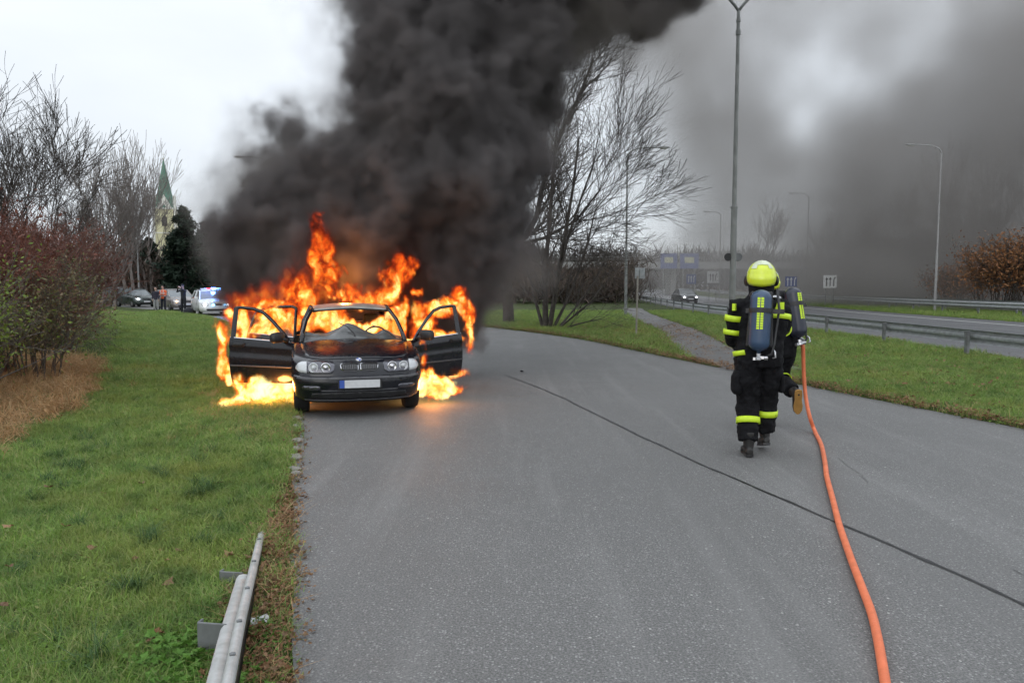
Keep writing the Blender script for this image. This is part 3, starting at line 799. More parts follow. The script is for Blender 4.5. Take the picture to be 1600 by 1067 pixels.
# ------------------------------------------------------------------ far wood that reads as one mass
def wood(name, line, h, depth, n, m, label, leaf=.5, seed=5):
    """Twiggy brown mass along a line of ground points: trunks, and clumped twig faces up to an uneven top."""
    rnd = np.random.default_rng(seed); V = []
    L = [Vector((*p, 0)) for p in line]
    seg = rnd.integers(0, len(L)-1, n); q = rnd.random(n)
    A = np.array([L[i] for i in seg]); Bv = np.array([L[i+1] for i in seg])
    C = A + (Bv - A) * q[:, None]
    C[:, 0] += rnd.normal(0, depth*.4, n); C[:, 1] += rnd.normal(0, depth, n)
    top = np.array([h * (.72 + .45 * mnoise.noise(Vector((c[0]*.09, c[1]*.09, seed))) + .22*mnoise.noise(Vector((c[0]*.4, c[1]*.4, seed)))) for c in C])
    C[:, 2] = top * rnd.random(n) ** .75
    u = rnd.normal(size=(n,3)); u[:,2] = np.abs(u[:,2]) + .8; u /= np.linalg.norm(u, axis=1)[:,None]
    w = rnd.normal(size=(n,3)); v = np.cross(u, w); v /= np.linalg.norm(v, axis=1)[:,None]
    s = leaf * rnd.uniform(.5, 1.6, (n,1))
    V = np.stack([C - v*s*.09, C + v*s*.09, C + u*s*2.2], 1).reshape(-1,3)
    o = np_mesh(name, V, np.arange(3*n).reshape(n,3), m)
    return tag(o, label, 'wood', kind='stuff')
M_wood_brown = leafy_mat('bare_wood', [(.10,.075,.06),(.13,.10,.08),(.08,.06,.05),(.11,.085,.06)], trans=.0, rough=.9)
M_wood_grey = leafy_mat('grey_wood', [(.09,.085,.08),(.12,.11,.10),(.07,.065,.06)], trans=.0, rough=.9)
wood('wood', [(-75,60),(-52,66),(-30,84),(-18,92)], 6.5, 4, 42000, M_wood_brown, 'brown bare wood behind the parked cars', .5, 3)
wood('wood', [(-30,95),(-5,78),(6,74),(12,84)], 5.0, 4, 30000, M_wood_brown, 'brown undergrowth behind the big bare trees', .5, 4)
wood('wood', [(-90,190),(-10,210),(30,230),(60,240),(90,230)], 13, 8, 26000, M_wood_grey, 'distant grey wood along the horizon', 1.6, 6)
wood('wood', [(60,150),(58,100),(56,82),(60,66),(70,50),(90,30)], 9.5, 4.5, 60000, M_wood_brown, 'dark bare wood along the far side of the motorway', .7, 8)
# ------------------------------------------------------------------ barriers, lamps, signs, bridge, church
M_galv = mat('galvanised_steel', (.40,.42,.43), .5, metal=.35, var=.3, scale=7, dirt=.35, dirtcol=(.16,.15,.13))
M_galv_dark = mat('weathered_steel', (.22,.23,.235), .6, metal=.3, var=.4, scale=6, dirt=.3)
M_alu = mat('pale_rail_paint', (.46,.47,.46), .5, metal=.1, var=.22, scale=14, dirt=.4, dirtcol=(.20,.19,.16))
M_lamp_grey = mat('lamp_pole_grey', (.27,.28,.27), .6, metal=.2, var=.3, scale=3, dirt=.2)
M_lamp_pale = mat('lamp_pole_pale', (.36,.36,.36), .6, metal=.1, var=.2, scale=3)
M_black = mat('black_plastic', (.02,.02,.022), .5, var=.3)
M_white = mat('white_sign', (.75,.76,.76), .5, var=.08)
M_blue = mat('blue_sign', (.06,.10,.30), .5, var=.1)
M_yellow = mat('pale_sign_panel', (.55,.55,.35), .5, var=.1)
M_concrete = mat('bridge_concrete', (.34,.34,.33), .85, var=.25, scale=.6)
M_lens = mat('lamp_lens', (.55,.55,.5), .3)

WPROF = [(0.0,.155),(.035,.150),(.075,.115),(.075,.085),(.012,.025),(.012,-.025),(.075,-.085),(.075,-.115),(.035,-.150),(0.0,-.155)]
def w_beam(path, name, parent, m, side=1, zc=None):
    """A corrugated crash barrier beam along a list of points (bead line at mid height); the waves stand to the given side."""
    vs, fs = [], []; n = len(WPROF)
    for off in (0, -.004):
        for i, p in enumerate(path):
            d = (path[min(i+1, len(path)-1)] - path[max(i-1, 0)]); d.z = 0; d.normalize(); nr = Vector((d.y, -d.x, 0)) * side
            for a, z in WPROF: vs.append(p + nr * (a + off) + Vector((0, 0, z)))
    m_ = len(path)
    for L0 in (0, m_*n):
        for j in range(m_-1):
            for k in range(n-1):
                q = (L0+j*n+k, L0+j*n+k+1, L0+(j+1)*n+k+1, L0+(j+1)*n+k)
                fs.append(q if L0 else q[::-1])
    for j in range(m_-1):
        for k in (0, n-1): fs.append((j*n+k, (j+1)*n+k, m_*n+(j+1)*n+k, m_*n+j*n+k))
    for j in (0, m_-1):
        for k in range(n-1): fs.append((j*n+k, j*n+k+1, m_*n+j*n+k+1, m_*n+j*n+k))
    return mesh_obj(name, vs, fs, m, parent, smooth=False)

def barrier(off, y0, y1, side, label, top=.66, m=M_galv, step=4.0):
    root = empty('crash_barrier', (x_mw(y0)+off, y0, 0), 0, label, 'crash barrier')
    o0 = Vector((x_mw(y0)+off, y0, 0))
    pm = MB().box((0,0,.30), (.055,.13,.66)).box((0.0, 0, .55), (.10,.10,.16)); pd = None
    y = y0
    while y < y1:
        p = Vector((x_mw(y)+off, y, 0)) - o0
        if pd is None:
            pd = pm.build('post', M_galv_dark, root, bevel=.006)
            pd.location = p - Vector((side*.07,0,0)); pd0 = pd
        else:
            c = pd0.copy(); COL.objects.link(c); c.location = p - Vector((side*.07,0,0))
        a = [Vector((x_mw(q)+off, q, top-.155)) - o0 for q in (y, y+step*.5, y+step+.06)]
        a[0] += Vector((0,0,0)); 
        w_beam(a, 'beam', root, m, side)
        y += step
    return root
barrier(-.85, 13.8, 130, 1, 'grey crash barrier between the grass strip and the motorway', step=4.0)
barrier(15.6, 20, 140, -1, 'crash barrier on the near side of the motorway median', .78)
barrier(18.0, 20, 140, 1, 'crash barrier on the far side of the motorway median', .82)

# the sunken end of the barrier beside the slip road
rail = [Vector(p) for p in [(-1.76,5.15,-.03),(-1.70,4.9,.03),(-1.46,4.06,.115),(-1.23,3.25,.20),(-1.05,2.65,.265),(-.72,1.5,.38),(-.30,0,.50),(.55,-3,.56)]]
root = empty('crash_barrier', (-1.0,2.4,0), 0, 'pale crash barrier end sinking into the grass beside the slip road', 'crash barrier')
o0 = Vector((-1.0,2.4,0))
def densify(P_, k=8):
    out = []
    for i in range(len(P_)-1):
        for j in range(k): out.append(P_[i].lerp(P_[i+1], j/k))
    return out + [P_[-1]]
rp = densify(rail)
def ribbon(path, prof, name, parent, m, th=.005):
    vs, fs = [], []; n = len(prof)
    for s_ in (0, 1):
        for i, p in enumerate(path):
            d = (path[min(i+1, len(path)-1)] - path[max(i-1, 0)]).normalized(); nr = Vector((d.y, -d.x, 0)).normalized()
            for a, z in prof: vs.append(p + nr * a + Vector((0,0,z - s_*th)))
    m_ = len(path)
    for s_ in (0, 1):
        for j in range(m_-1):
            for k in range(n-1):
                b = s_*m_*n; q = (b+j*n+k, b+j*n+k+1, b+(j+1)*n+k+1, b+(j+1)*n+k); fs.append(q if not s_ else q[::-1])
    for j in range(m_-1):
        for k in (0, n-1): fs.append((j*n+k, (j+1)*n+k, m_*n+(j+1)*n+k, m_*n+j*n+k))
    for j in (0, m_-1):
        for k in range(n-1): fs.append((j*n+k, j*n+k+1, m_*n+j*n+k+1, m_*n+j*n+k))
    return mesh_obj(name, vs, fs, m, parent, smooth=True)
# upper wave of the beam (rounded bead) and the lower flange that shows on the grass side
bead = [(-.023*cos(a)+.0, .023*sin(a)) for a in np.linspace(-.6, pi+.6, 11)]
ribbon([p-o0 for p in rp], bead, 'beam', root, M_alu)
fl = [p-o0 for p in rp if p.y < 4.15]
ribbon(fl, [(.012,-.035),(.03,-.02),(.050,-.016),(.073,-.018),(.088,-.035)], 'flange', root, M_alu)
ribbon([p-o0 for p in rp if p.y < 4.7], [(-.022,-.02),(-.020,-.05),(-.02,-.10)], 'recess_shade', root, M_black)  # shade of the recess below the bead, put in as a black strip
for (x, y, z) in [(-1.375,3.26,.085),(-1.60,4.08,.0),(-.75,.9,.2)]:
    pb = MB().box((0,0,-.01), (.145,.010,.22)).box((-.068,.02,-.01), (.010,.04,.22)).build('post', M_galv_dark, root, bevel=.012)
    pb.location = Vector((x, y, z)) - o0; pb.rotation_euler = (0,0,-.15); pb.location.x += .01
for bx_ in rp[10:44:5]:
    MB().lathe([(.013,0),(.013,.008),(.006,.011)], 6).build('bolt', M_galv_dark, root).location = bx_ - o0 + Vector((0,0,.021))

def lamp(loc, h, arms, label, r=.09, m=M_lamp_grey, stage=None, armlen=1.6, rise=.35, name='street_lamp', group=None, vee=False):
    root = empty(name, loc, 0, label, 'street lamp', group)
    mb = MB(); st = stage or h*.35
    mb.tube([(0,0,-.1),(0,0,st)], [r, r*.95], 12).tube([(0,0,st),(0,0,st+.05)], [r*1.12, r*1.12], 12).tube([(0,0,st+.05),(0,0,h)], [r*.72, r*.5], 12)
    mb.tube([(0,0,h-.75),(0,0,h-.6)], [r*.75]*2, 12).tube([(0,0,h-.35),(0,0,h-.28)], [r*.7]*2, 12)
    mb.build('pole', m, root, smooth=False)
    dm = MB().box((r*.9,0,.9), (.02,.16,.4)); dm.build('hatch', m, root)
    for a in arms:
        if vee: pts = [(0,0,h-.02),(.12*a,0,h+.15),(.55*a,0,h+.62),(.95*a,0,h+1.05),(1.3*a,0,h+1.2),(armlen*a,0,h+1.25)]
        else: pts = [(0,0,h-.15),(.15*a,0,h+.1),(.5*a,0,h+rise*.8),(armlen*.7*a,0,h+rise),(armlen*a,0,h+rise)]
        am = MB().tube(pts, [r*.45]*len(pts), 8).build('arm', m, root, smooth=True)
        e = Vector(pts[-1])
        MB().add(*head_shape(e, a)).build('lamp_head', M_lamp_grey, root, smooth=False, bevel=.02)
        MB().ball(e + Vector((.33*a,0,-.05)), (.22,.09,.05), 10, 6).build('lens', M_lens, root, smooth=True)
    return root
def head_shape(e, a):
    v = []; secs = [(0,.05,.03),(.12,.10,.06),(.35,.13,.075),(.6,.10,.05),(.68,.04,.02)]
    for dx, w, hh in secs:
        for y, z in ((-w,-.02),(w,-.02),(w*.7,hh),(-w*.7,hh)): v.append(e + Vector((dx*a,y,z)))
    f = []
    for i in range(len(secs)-1):
        for k in range(4):
            k2 = (k+1)%4; f.append((i*4+k, i*4+k2, (i+1)*4+k2, (i+1)*4+k))
    f += [(3,2,1,0), tuple(range(len(v)-4, len(v)))]
    return v, f
lp = at(1144.5, 447, 24)
lm = lamp((lp.x,24,0), 10.35, (1,-1), 'tall grey lamp post with two raised arms in the grass behind the firefighters', .105, stage=4.2, armlen=2.0, vee=True)
dz = CAM_H + 45/F_PX*24
mb = MB()
for s_ in (1,-1): MB().lathe([(.005,-.03),(.12,-.03),(.13,0),(.12,.03),(.005,.03)], 18, 'Y', (s_*.165,-.02,dz)).build('reflector_disc', M_galv_dark if s_ > 0 else M_black, lm)
MB().box((0,-.02,dz), (.30,.05,.05)).build('bracket', M_black, lm)
for px, Y, htop, arms, lab, m_ in [
    (1462,50,232,(-1,),'pale lamp post in the motorway median in front of the dark smoke',M_lamp_pale),
    (1260,86,305,(-1,),'slim lamp post in the median just right of the firefighters',M_lamp_pale),
    (978,42,236,(1,),'lamp post standing behind the bushy bare tree',M_lamp_grey),
    (1124,100,333,(-1,),'far slim lamp post left of the tall one',M_lamp_grey),
    (217,70,301,(-1,),'pale lamp post behind the parked cars',M_lamp_pale),
    (424,52,250,(-1,),'lamp post half hidden by the black smoke',M_lamp_grey)]:
    p = at(px,447,Y); h_ = CAM_H + (447-htop)/F_PX*Y*1.005
    lamp((p.x,Y,0), h_-.35, arms, lab, .085, m_, armlen=1.7)

# signs
def sign(px, py, Y, w, h, label, draw, m, name='lane_sign', two=True):
    c = at(px, py, Y); root = empty(name, (c.x, Y, 0), 0, label, 'road sign')
    MB().box((0,0,c.z), (w,.04,h)).build('panel', m, root)
    for s_ in ((-1,1) if two else (0,)):
        MB().tube([(s_*w*.3,.06,-.2),(s_*w*.3,.06,c.z+h*.4)], [.035,.035], 8).build('post', M_lamp_grey, root)
    draw(root, c.z); return root
def arrows(m):
    def d(root, z):
        for x, bent in ((-.3,0),(0,0),(.3,1)):
            a = MB()
            a.box((x,-.026,z-.08), (.085,.008,.6))
            if not bent: a.add([(x-.13,-.03,z+.16),(x+.13,-.03,z+.16),(x,-.03,z+.38)], [(0,1,2)])
            else: a.add([(x-.03,-.03,z+.2),(x+.04,-.03,z+.12),(x+.17,-.03,z+.36),(x+.06,-.03,z+.40)], [(0,1,2,3)])
            a.build('arrow', m, root)
    return d
M_ink = mat('sign_black', (.03,.03,.03), .5)
sign(1080,436,88,1.15,1.15,'blue lane sign with white arrows above the oncoming car',arrows(M_white),M_blue)
sign(1114,433,84,1.3,1.35,'white lane sign with black arrows left of the tall lamp post',arrows(M_ink),M_white)
sign(1236,440,66,1.05,.9,'blue lane sign with white arrows beside the firefighters',arrows(M_white),M_blue)
sign(1297,440,62,1.1,1.05,'white lane sign with black arrows in the median grass',arrows(M_ink),M_white)
c = at(1001,426,25)
root = empty('road_sign', (at(994,525,25).x, 25, 0), .25, 'small grey road sign seen from behind on a slanting pale post', 'road sign')
MB().tube([(0,0,-.1),(.03,0,2.05)], [.032,.032], 8).build('post', mat('pale_post', (.34,.31,.27), .7, var=.3), root)
MB().box((.12,.03,2.14), (.36,.02,.36)).box((.12,.0,2.14),(.03,.03,.3)).build('panel', M_galv, root, bevel=.008)

# bridge over the motorway, with the blue direction boards
root = empty('road_bridge', (40,150,0), 0, 'concrete road bridge crossing the motorway in the haze', 'bridge')
MB().box((0,0,6.0), (130,9,.5)).box((0,-4.4,5.75), (130,.5,1.3)).build('deck', M_concrete, root)
mb = MB().box((0,-4.5,7.35), (130,.06,.08)).box((0,-4.5,6.95), (130,.05,.05))
for i in range(66): mb.box((-65+2*i,-4.5,6.9), (.06,.06,.95))
mb.build('railing', M_lamp_grey, root)
for x in (-24,-8,9,27): MB().box((x,0,2.7), (1.0,5.5,5.6)).box((x,0,5.5),(1.5,7,.5)).build('pier', M_concrete, root)
for x in (-46,48): MB().box((x,0,2.5), (26,10,6.2)).build('abutment', M_concrete, root)
for px, wp, lab in ((1045,27,'larger blue direction board hung on the bridge'),(1077,30,'second blue direction board on the bridge')):
    c = at(px,408,143); w = wp/F_PX*143
    b = empty('direction_board', (c.x,143,0), 0, lab, 'road sign')
    MB().box((0,0,c.z), (w*.95,.15,2.9)).build('panel', M_blue, b)
    MB().box((0,-.09,c.z+.2), (w*.5,.03,1.1)).build('inset_panel', M_yellow, b)
    for s_ in (-1,1): MB().tube([(s_*w*.3,.2,0),(s_*w*.3,.2,c.z+1.6)], [.1,.1], 6).build('post', M_lamp_grey, b)

# church
M_church = mat('cream_render', (.66,.62,.40), .85, var=.15, scale=.3)
M_trim = mat('white_trim', (.75,.74,.68), .8)
M_copper = mat('green_copper', (.13,.27,.20), .7, var=.35, scale=.5)
M_louvre = mat('dark_louvre', (.07,.065,.06), .8)
c = at(262,447,250)
ch = empty('church', (c.x,250,0), .35, 'cream church tower with a pointed green copper spire', 'church')
zt = 27.5
MB().box((0,0,zt/2), (6.6,6.6,zt)).build('tower', M_church, ch)
MB().box((0,0,zt-.2), (7.2,7.2,.5)).build('cornice', M_trim, ch); MB().box((0,0,zt*.70), (6.9,6.9,.4)).build('cornice', M_trim, ch)
for s_ in (-1,1):
    for t_ in (-1,1): MB().box((s_*3.2,t_*3.2,zt/2), (.7,.7,zt-1)).build('pilaster', M_trim, ch)
r0 = 3.7
sp = MB(); lv = [(3.75,zt),(3.0,zt+2.2),(2.2,zt+5.2),(1.2,zt+10.5),(.12,zt+16.2)]
sp.lathe(lv, 8).build('spire', M_copper, ch)
MB().ball((0,0,zt+16.4), .35, 8, 6).box((0,0,zt+17.5),(.12,.12,1.8)).box((0,0,zt+17.8),(.8,.12,.12)).build('finial', M_trim, ch)
for ang in (0, pi/2, pi, -pi/2):
    R = Matrix.Rotation(ang, 3, 'Z')
    g = MB().add([R @ Vector(v) for v in ((-2.4,-3.4,zt),(2.4,-3.4,zt),(0,-3.4,zt+4.4),(-2.4,-3.0,zt),(2.4,-3.0,zt),(0,-1.6,zt+4.4))], [(0,1,2),(3,5,4),(0,2,5,3),(1,4,5,2)])
    g.build('gable', M_trim, ch)
    wv = [R @ Vector(v) for v in ((-.8,-3.42,zt-6),(.8,-3.42,zt-6),(.8,-3.42,zt-3.6),(.5,-3.42,zt-2.9),(0,-3.42,zt-2.6),(-.5,-3.42,zt-2.9),(-.8,-3.42,zt-3.6))]
    wb = [v + R @ Vector((0,.25,0)) for v in wv]; n = 7
    MB().add(wv+wb, [tuple(range(n))] + [(i,(i+1)%n,n+(i+1)%n,n+i) for i in range(n)]).build('window', M_louvre, ch)
    MB().lathe([(.01,-3.55),(1.1,-3.55),(1.1,-3.4)], 16, 'Y').build('clock_face', M_trim, ch).rotation_euler = (0,0,ang)
nb = MB().box((-2,12,7), (12,20,14)).add([(-8,2,14),(4,2,14),(-2,2,20),(-8,22,14),(4,22,14),(-2,22,20)], [(0,1,2),(3,5,4),(0,2,5,3),(1,4,5,2)])
nb.build('nave', M_church, ch)

# little things on the ground
M_paper = mat('crumpled_white_paper', (.72,.73,.74), .6, var=.15, scale=30)
p = gp(405,972,.03)
v, f = [], []
for i in range(7):
    for j in range(7):
        q = Vector((i/6-.5, j/6-.5, 0)); v.append((q.x*.09 + random.uniform(-.008,.008), q.y*.06 + random.uniform(-.008,.008), random.uniform(0,.03)))
for i in range(6):
    for j in range(6): f.append((i*7+j, i*7+j+1, (i+1)*7+j+1, (i+1)*7+j))
o = mesh_obj('litter_scrap', v, f, M_paper); o.location = (p.x, p.y, .03); o.rotation_euler = (0,0,.5)
tag(o, 'crumpled white scrap among the dead leaves by the barrier', 'litter')
def big_leaf(px, py, s, z=.05, label='curled brown fallen leaf lying alone on the lawn', grp='single fallen leaves on the lawn'):
    p = gp(px, py, z); v = [(0,0,0)]; k = 10
    for j in range(k):
        q = 2*pi*j/k; rr = s*(1 if j % 2 == 0 else .6)*random.uniform(.8,1.15); v.append((rr*cos(q), rr*sin(q)*.75, random.uniform(.1,.7)*s*(.6+.4*cos(2*q))))
    f = [(0,1+j,1+(j+1)%k) for j in range(k)]
    o = mesh_obj('fallen_leaf', v, f, M_litter); o.location = p; o.rotation_euler = (random.uniform(-.3,.3), random.uniform(-.3,.3), random.uniform(0,6))
    return tag(o, label, 'leaf', grp)
for x, y, s, lab in [(357,868,.055,'curled rusty leaf just left of the sunken tip of the barrier'),(281,861,.045,'flat orange brown leaf left of the rusty leaf by the barrier tip'),(262,912,.045,'upright folded brown leaf in the lawn left of the short post'),
    (262,875,.03,'small dark leaf below the flat orange brown one'),(213,872,.03,'tiny pale brown leaf alone between the tussock and the barrier'),(102,822,.04,'broad tan leaf alone in the middle of the lawn'),(145,857,.045,'tan leaf with a dark twig beside it on the lawn'),
    (12,823,.04,'bright orange leaf at the edge of the picture on the lawn'),(222,755,.04,'tan leaf on the yellowish turf well above the barrier tip'),(3,945,.04,'brown leaf half cut off by the picture edge on the lawn'),(249,988,.035,'small dark red leaf left of the tall barrier post'),
    (74,761,.05,'pale brown leaf on the lawn just below the dead brown grass'),(343,754,.04,'light leaf on the yellowish turf nearest the asphalt'),(15,885,.03,'small brown leaf below the bright orange one'),(237,1000,.035,'yellow brown leaf low in the lawn near the tall barrier post')]:
    big_leaf(x, y, s, .05, lab, 'single fallen leaves on the lawn')
for x, y, s, lab in [(1486,600,.09,'largest brown leaf in the middle of the right grass strip'),(1414,600,.07,'orange leaf on the grass strip left of the largest brown leaf'),(1482,573,.07,'leaf lying right below a barrier post on the grass strip'),(1327,595,.07,'leaf on the grass strip closest to the orange hose'),(1520,618,.05,'small leaf on the grass strip nearest the asphalt edge')]:
    big_leaf(x, y, s, .09, lab, 'leaves on the right grass strip')
o = big_leaf(815,581,.07,.01,'dark scrap of debris lying alone on the asphalt',None); o.name = 'debris_scrap'; o['category'] = 'debris'
if 'group' in o: del o['group']
o.data.materials[0] = M_black

M_stone = mat('pale_edge_stone', (.30,.28,.25), .85, var=.4, scale=25, bump=.5, bscale=60)
for i_, (x, y, sz) in enumerate([(463,655,.10),(461,668,.07),(464,690,.09),(462,703,.06),(460,716,.10),(461,735,.07),(463,742,.05)]):
    p = gp(x, y); rnd = random.Random(i_); vs, fs = [], []
    b = MB().ball((0,0,0), (sz, sz*.8, .03), 9, 6); b.v = [tuple(Vector(v)*(1+rnd.uniform(-.18,.18))) for v in b.v]
    o = b.build('edge_stone', M_stone, None, True); o.location = (p.x, p.y, .012); o.rotation_euler = (0,0,rnd.uniform(0,3))
    tag(o, ['pale edge stone closest to the burning car wheel','small stone just below the one by the car wheel','long pale edge stone third from the car','small pale edge stone between two larger ones','largest pale edge stone at mid verge above the leaf litter','dark small edge stone above the dead leaves','last tiny edge stone before the leaf litter begins'][i_], 'stone', 'worn stones along the road edge')
# ------------------------------------------------------------------ cars
# local frame of a car: nose at y = 0, tail at y = L, x across, z up
def paint(name, col, rough=.3, coat=.6, metal=.3):
    m = mat(name, col, rough, metal=metal, var=.08, scale=3, coat=coat, dirt=.15, dirtcol=(.1,.09,.08)); return m
M_burnt = mat('scorched_dark_blue_paint', (.006,.007,.012), .25, metal=0, var=.3, scale=5, coat=.5, dirt=.25, dirtcol=(.035,.03,.027), spec=.35, bump=.04, bscale=30)
M_rubber = mat('tyre_rubber', (.022,.021,.021), .85, var=.3, scale=12)
M_dark = mat('dark_trim', (.014,.014,.015), .45, var=.2)
M_strip = mat('satin_trim', (.07,.07,.075), .35, var=.2)
M_chrome = mat('chrome', (.7,.7,.72), .15, metal=1.0, var=.05)
M_rim = mat('wheel_rim', (.35,.35,.36), .4, metal=.7, var=.2)
M_lampbowl = mat('headlamp_bowl', (.10,.10,.12), .22, metal=.6, var=.3, scale=20, coat=1)
M_lampclear = mat('clear_indicator', (.60,.62,.64), .2, var=.1, scale=30, coat=1)
M_carglass = glass_mat('car_glass', (.05,.06,.065), .06)
M_carglass_pale = glass_mat('pale_car_glass', (.14,.16,.17), .12)
M_plate = mat('plate_white', (.62,.63,.65), .5, var=.12, scale=18)
M_plate_blue = mat('plate_blue_band', (.05,.11,.45), .4)
M_ash = mat('burnt_roof', (.40,.39,.35), .42, metal=.25, var=.35, scale=4, col2=(.24,.22,.20), coat=.3)
M_seat = mat('charred_seat', (.03,.025,.022), .9, bump=.5)
def glow_mat(name, col, s):
    m, t, out = new_mat(name); e = t.new('ShaderNodeEmission'); e.inputs[0].default_value = (*col,1); e.inputs[1].default_value = s
    t.l.new(e.outputs[0], out.inputs[0]); return m
M_head_on = glow_mat('lit_headlamp', (.9,.95,1), 9)
M_blue_on = glow_mat('lit_blue_beacon', (.10,.28,1), 40)
M_bluegrill_on = glow_mat('lit_blue_grille_light', (.25,.6,1), 7)
M_red_on = glow_mat('lit_red_beacon', (1,.08,.10), 4)
M_amber_on = glow_mat('lit_amber_lamp', (1,.6,.25), 5)

def outline(w, yf, yr, cf, cr, n=2.5, na=11, ns=16, nr=8, wf=None):
    """Half plan outline from the nose centre round the side to the tail centre."""
    pts = []
    for i in range(na):
        th = (pi/2) * i / (na-1)
        pts.append((w * sin(th)**(2/n), yf + cf*(1 - cos(th)**(2/n))))
    y0, y1 = yf + cf, yr - cr
    for i in range(1, ns): pts.append((w, y0 + (y1-y0)*i/ns))
    for i in range(nr):
        th = (pi/2) * (1 - i/(nr-1))
        pts.append((w * sin(th)**(2/n), yr - cr*(1 - cos(th)**(2/n))))
    return pts

def car_shell(spec):
    """Closed body up to the belt line. spec: levels (z or fraction, half width, front y, rear y), ztop(y), crown(y)."""
    L = spec['L']; rings = []
    for lev in spec['levels']:
        z, w, yf, yr = lev[:4]; f = lev[4] if len(lev) > 4 else None
        o = outline(w, yf, yr, spec.get('cf', .75), spec.get('cr', .5), spec.get('n', 2.5))
        ring = []
        for x, y in o:
            zt = spec['ztop'](y)
            zz = z if f is None else spec['zmid'] + (zt - spec['zmid']) * f
            k = 1 - .03 * max(0, (y - L*.6) / (L*.4))**2
            ring.append((x*k, y, zz))
        rings.append(ring)
    n = len(rings[0]); vs, fs = [], []
    idx = []
    for r in rings:
        a = [len(vs)+i for i in range(n)]; vs += r
        b = [a[0] if i == 0 else (a[-1] if i == n-1 else None) for i in range(n)]
        for i in range(1, n-1): b[i] = len(vs); vs.append((-r[i][0], r[i][1], r[i][2]))
        idx.append((a, b))
    for j in range(len(rings)-1):
        (a0,b0),(a1,b1) = idx[j], idx[j+1]
        for i in range(n-1):
            fs.append((a0[i], a0[i+1], a1[i+1], a1[i])); fs.append((b0[i+1], b0[i], b1[i], b1[i+1]))
    # top: rows across
    M = 10; a, b = idx[-1]; top = rings[-1]
    rows = []
    for i in range(n):
        if i in (0, n-1): rows.append([a[i]]*(M+1)); continue
        x, y, z = top[i]; row = [b[i]]
        for k in range(1, M):
            q = -1 + 2*k/M; row.append(len(vs)); vs.append((x*q, y, z + spec['crown'](y) * (1 - abs(q)**2.2) * min(1, x/(.5*top[n//2][0]))))
        row.append(a[i]); rows.append(row)
    for i in range(n-1):
        for k in range(M):
            q = [rows[i][k], rows[i][k+1], rows[i+1][k+1], rows[i+1][k]]
            u = []; [u.append(t_) for t_ in q if t_ not in u]
            if len(u) > 2: fs.append(tuple(u))
    # bottom rows
    a, b = idx[0]
    for i in range(n-1):
        u = []; [u.append(t_) for t_ in (b[i], b[i+1], a[i+1], a[i]) if t_ not in u]
        if len(u) > 2: fs.append(tuple(u))
    return vs, fs

def bvh_of(vs, fs): return BVHTree.FromPolygons([Vector(v) for v in vs], fs)

def patch(name, poly, bvh, direction, offset, m, parent, subdiv=.05, thick=.012, smooth=True):
    """A panel cut to a 2-D outline and laid onto the body: direction 'F' (x,z from the front), 'T' (x,y from above), 'S+'/'S-' (y,z from a side)."""
    bm = bmesh.new()
    vv = [bm.verts.new((p[0], p[1], 0)) for p in poly]
    bm.faces.new(vv)
    bmesh.ops.triangulate(bm, faces=bm.faces[:])
    for _ in range(5):
        le = [e for e in bm.edges if e.calc_length() > subdiv]
        if not le: break
        bmesh.ops.subdivide_edges(bm, edges=le, cuts=1, use_grid_fill=False)
        bmesh.ops.triangulate(bm, faces=[f for f in bm.faces if len(f.verts) > 3])
    D = {'F': Vector((0,1,0)), 'T': Vector((0,0,-1)), 'S+': Vector((-1,0,0)), 'S-': Vector((1,0,0)), 'B': Vector((0,-1,0))}[direction]
    last = None; miss = []
    for v in bm.verts:
        a, b = v.co.x, v.co.y
        o = {'F': Vector((a,-3,b)), 'B': Vector((a,9,b)), 'T': Vector((a,b,4)), 'S+': Vector((3,a,b)), 'S-': Vector((-3,a,b))}[direction]
        loc, nrm, i, d = bvh.ray_cast(o, D)
        if loc is None: miss.append(v); continue
        v.co = loc - D * offset; last = v.co.copy()
    if miss: bmesh.ops.delete(bm, geom=miss, context='VERTS')
    bmesh.ops.recalc_face_normals(bm, faces=bm.faces[:])
    # keep the outside face up
    s_ = sum(f.normal.dot(D) for f in bm.faces)
    if s_ > 0: bmesh.ops.reverse_faces(bm, faces=bm.faces[:])
    me = bpy.data.meshes.new(name); bm.to_mesh(me); bm.free(); me.materials.append(m)
    if smooth: me.polygons.foreach_set('use_smooth', [True]*len(me.polygons))
    o = bpy.data.objects.new(name, me); COL.objects.link(o); o.parent = parent
    sm = o.modifiers.new('thick', 'SOLIDIFY'); sm.thickness = thick; sm.offset = -1
    return o

def make_wheel(name, x, y, r, w, parent, m_rim=None, nsp=7, rot=0):
    t = MB(); s_ = 1 if x > 0 else -1
    prof = [(r*.66, -w*.42), (r*.80, -w*.5), (r*.94, -w*.48), (r*.985, -w*.36), (r, -w*.2), (r, w*.2), (r*.985, w*.36), (r*.94, w*.48), (r*.80, w*.5), (r*.66, w*.42), (r*.62, 0)]
    t.lathe(prof, 28, 'X'); ty = t.build('wheel', M_rubber, parent, smooth=True); ty.location = (x, y, r); ty.rotation_euler = (0,0,rot)
    d = MB(); d.lathe([(r*.64, -.03*s_), (r*.64, .02*s_), (r*.60, .03*s_), (r*.56, -.01*s_), (r*.15, -.005*s_), (r*.12, .03*s_), (.005, .035*s_)], 24, 'X')
    for k in range(nsp):
        a = 2*pi*k/nsp; R = Matrix.Rotation(a, 3, 'X'); d.box(R @ Vector((.02*s_, 0, r*.36)), (.03, .055, r*.46), R)
    rm = d.build('rim', m_rim or M_rim, ty); rm.location = (w*.30*s_, 0, 0); return ty

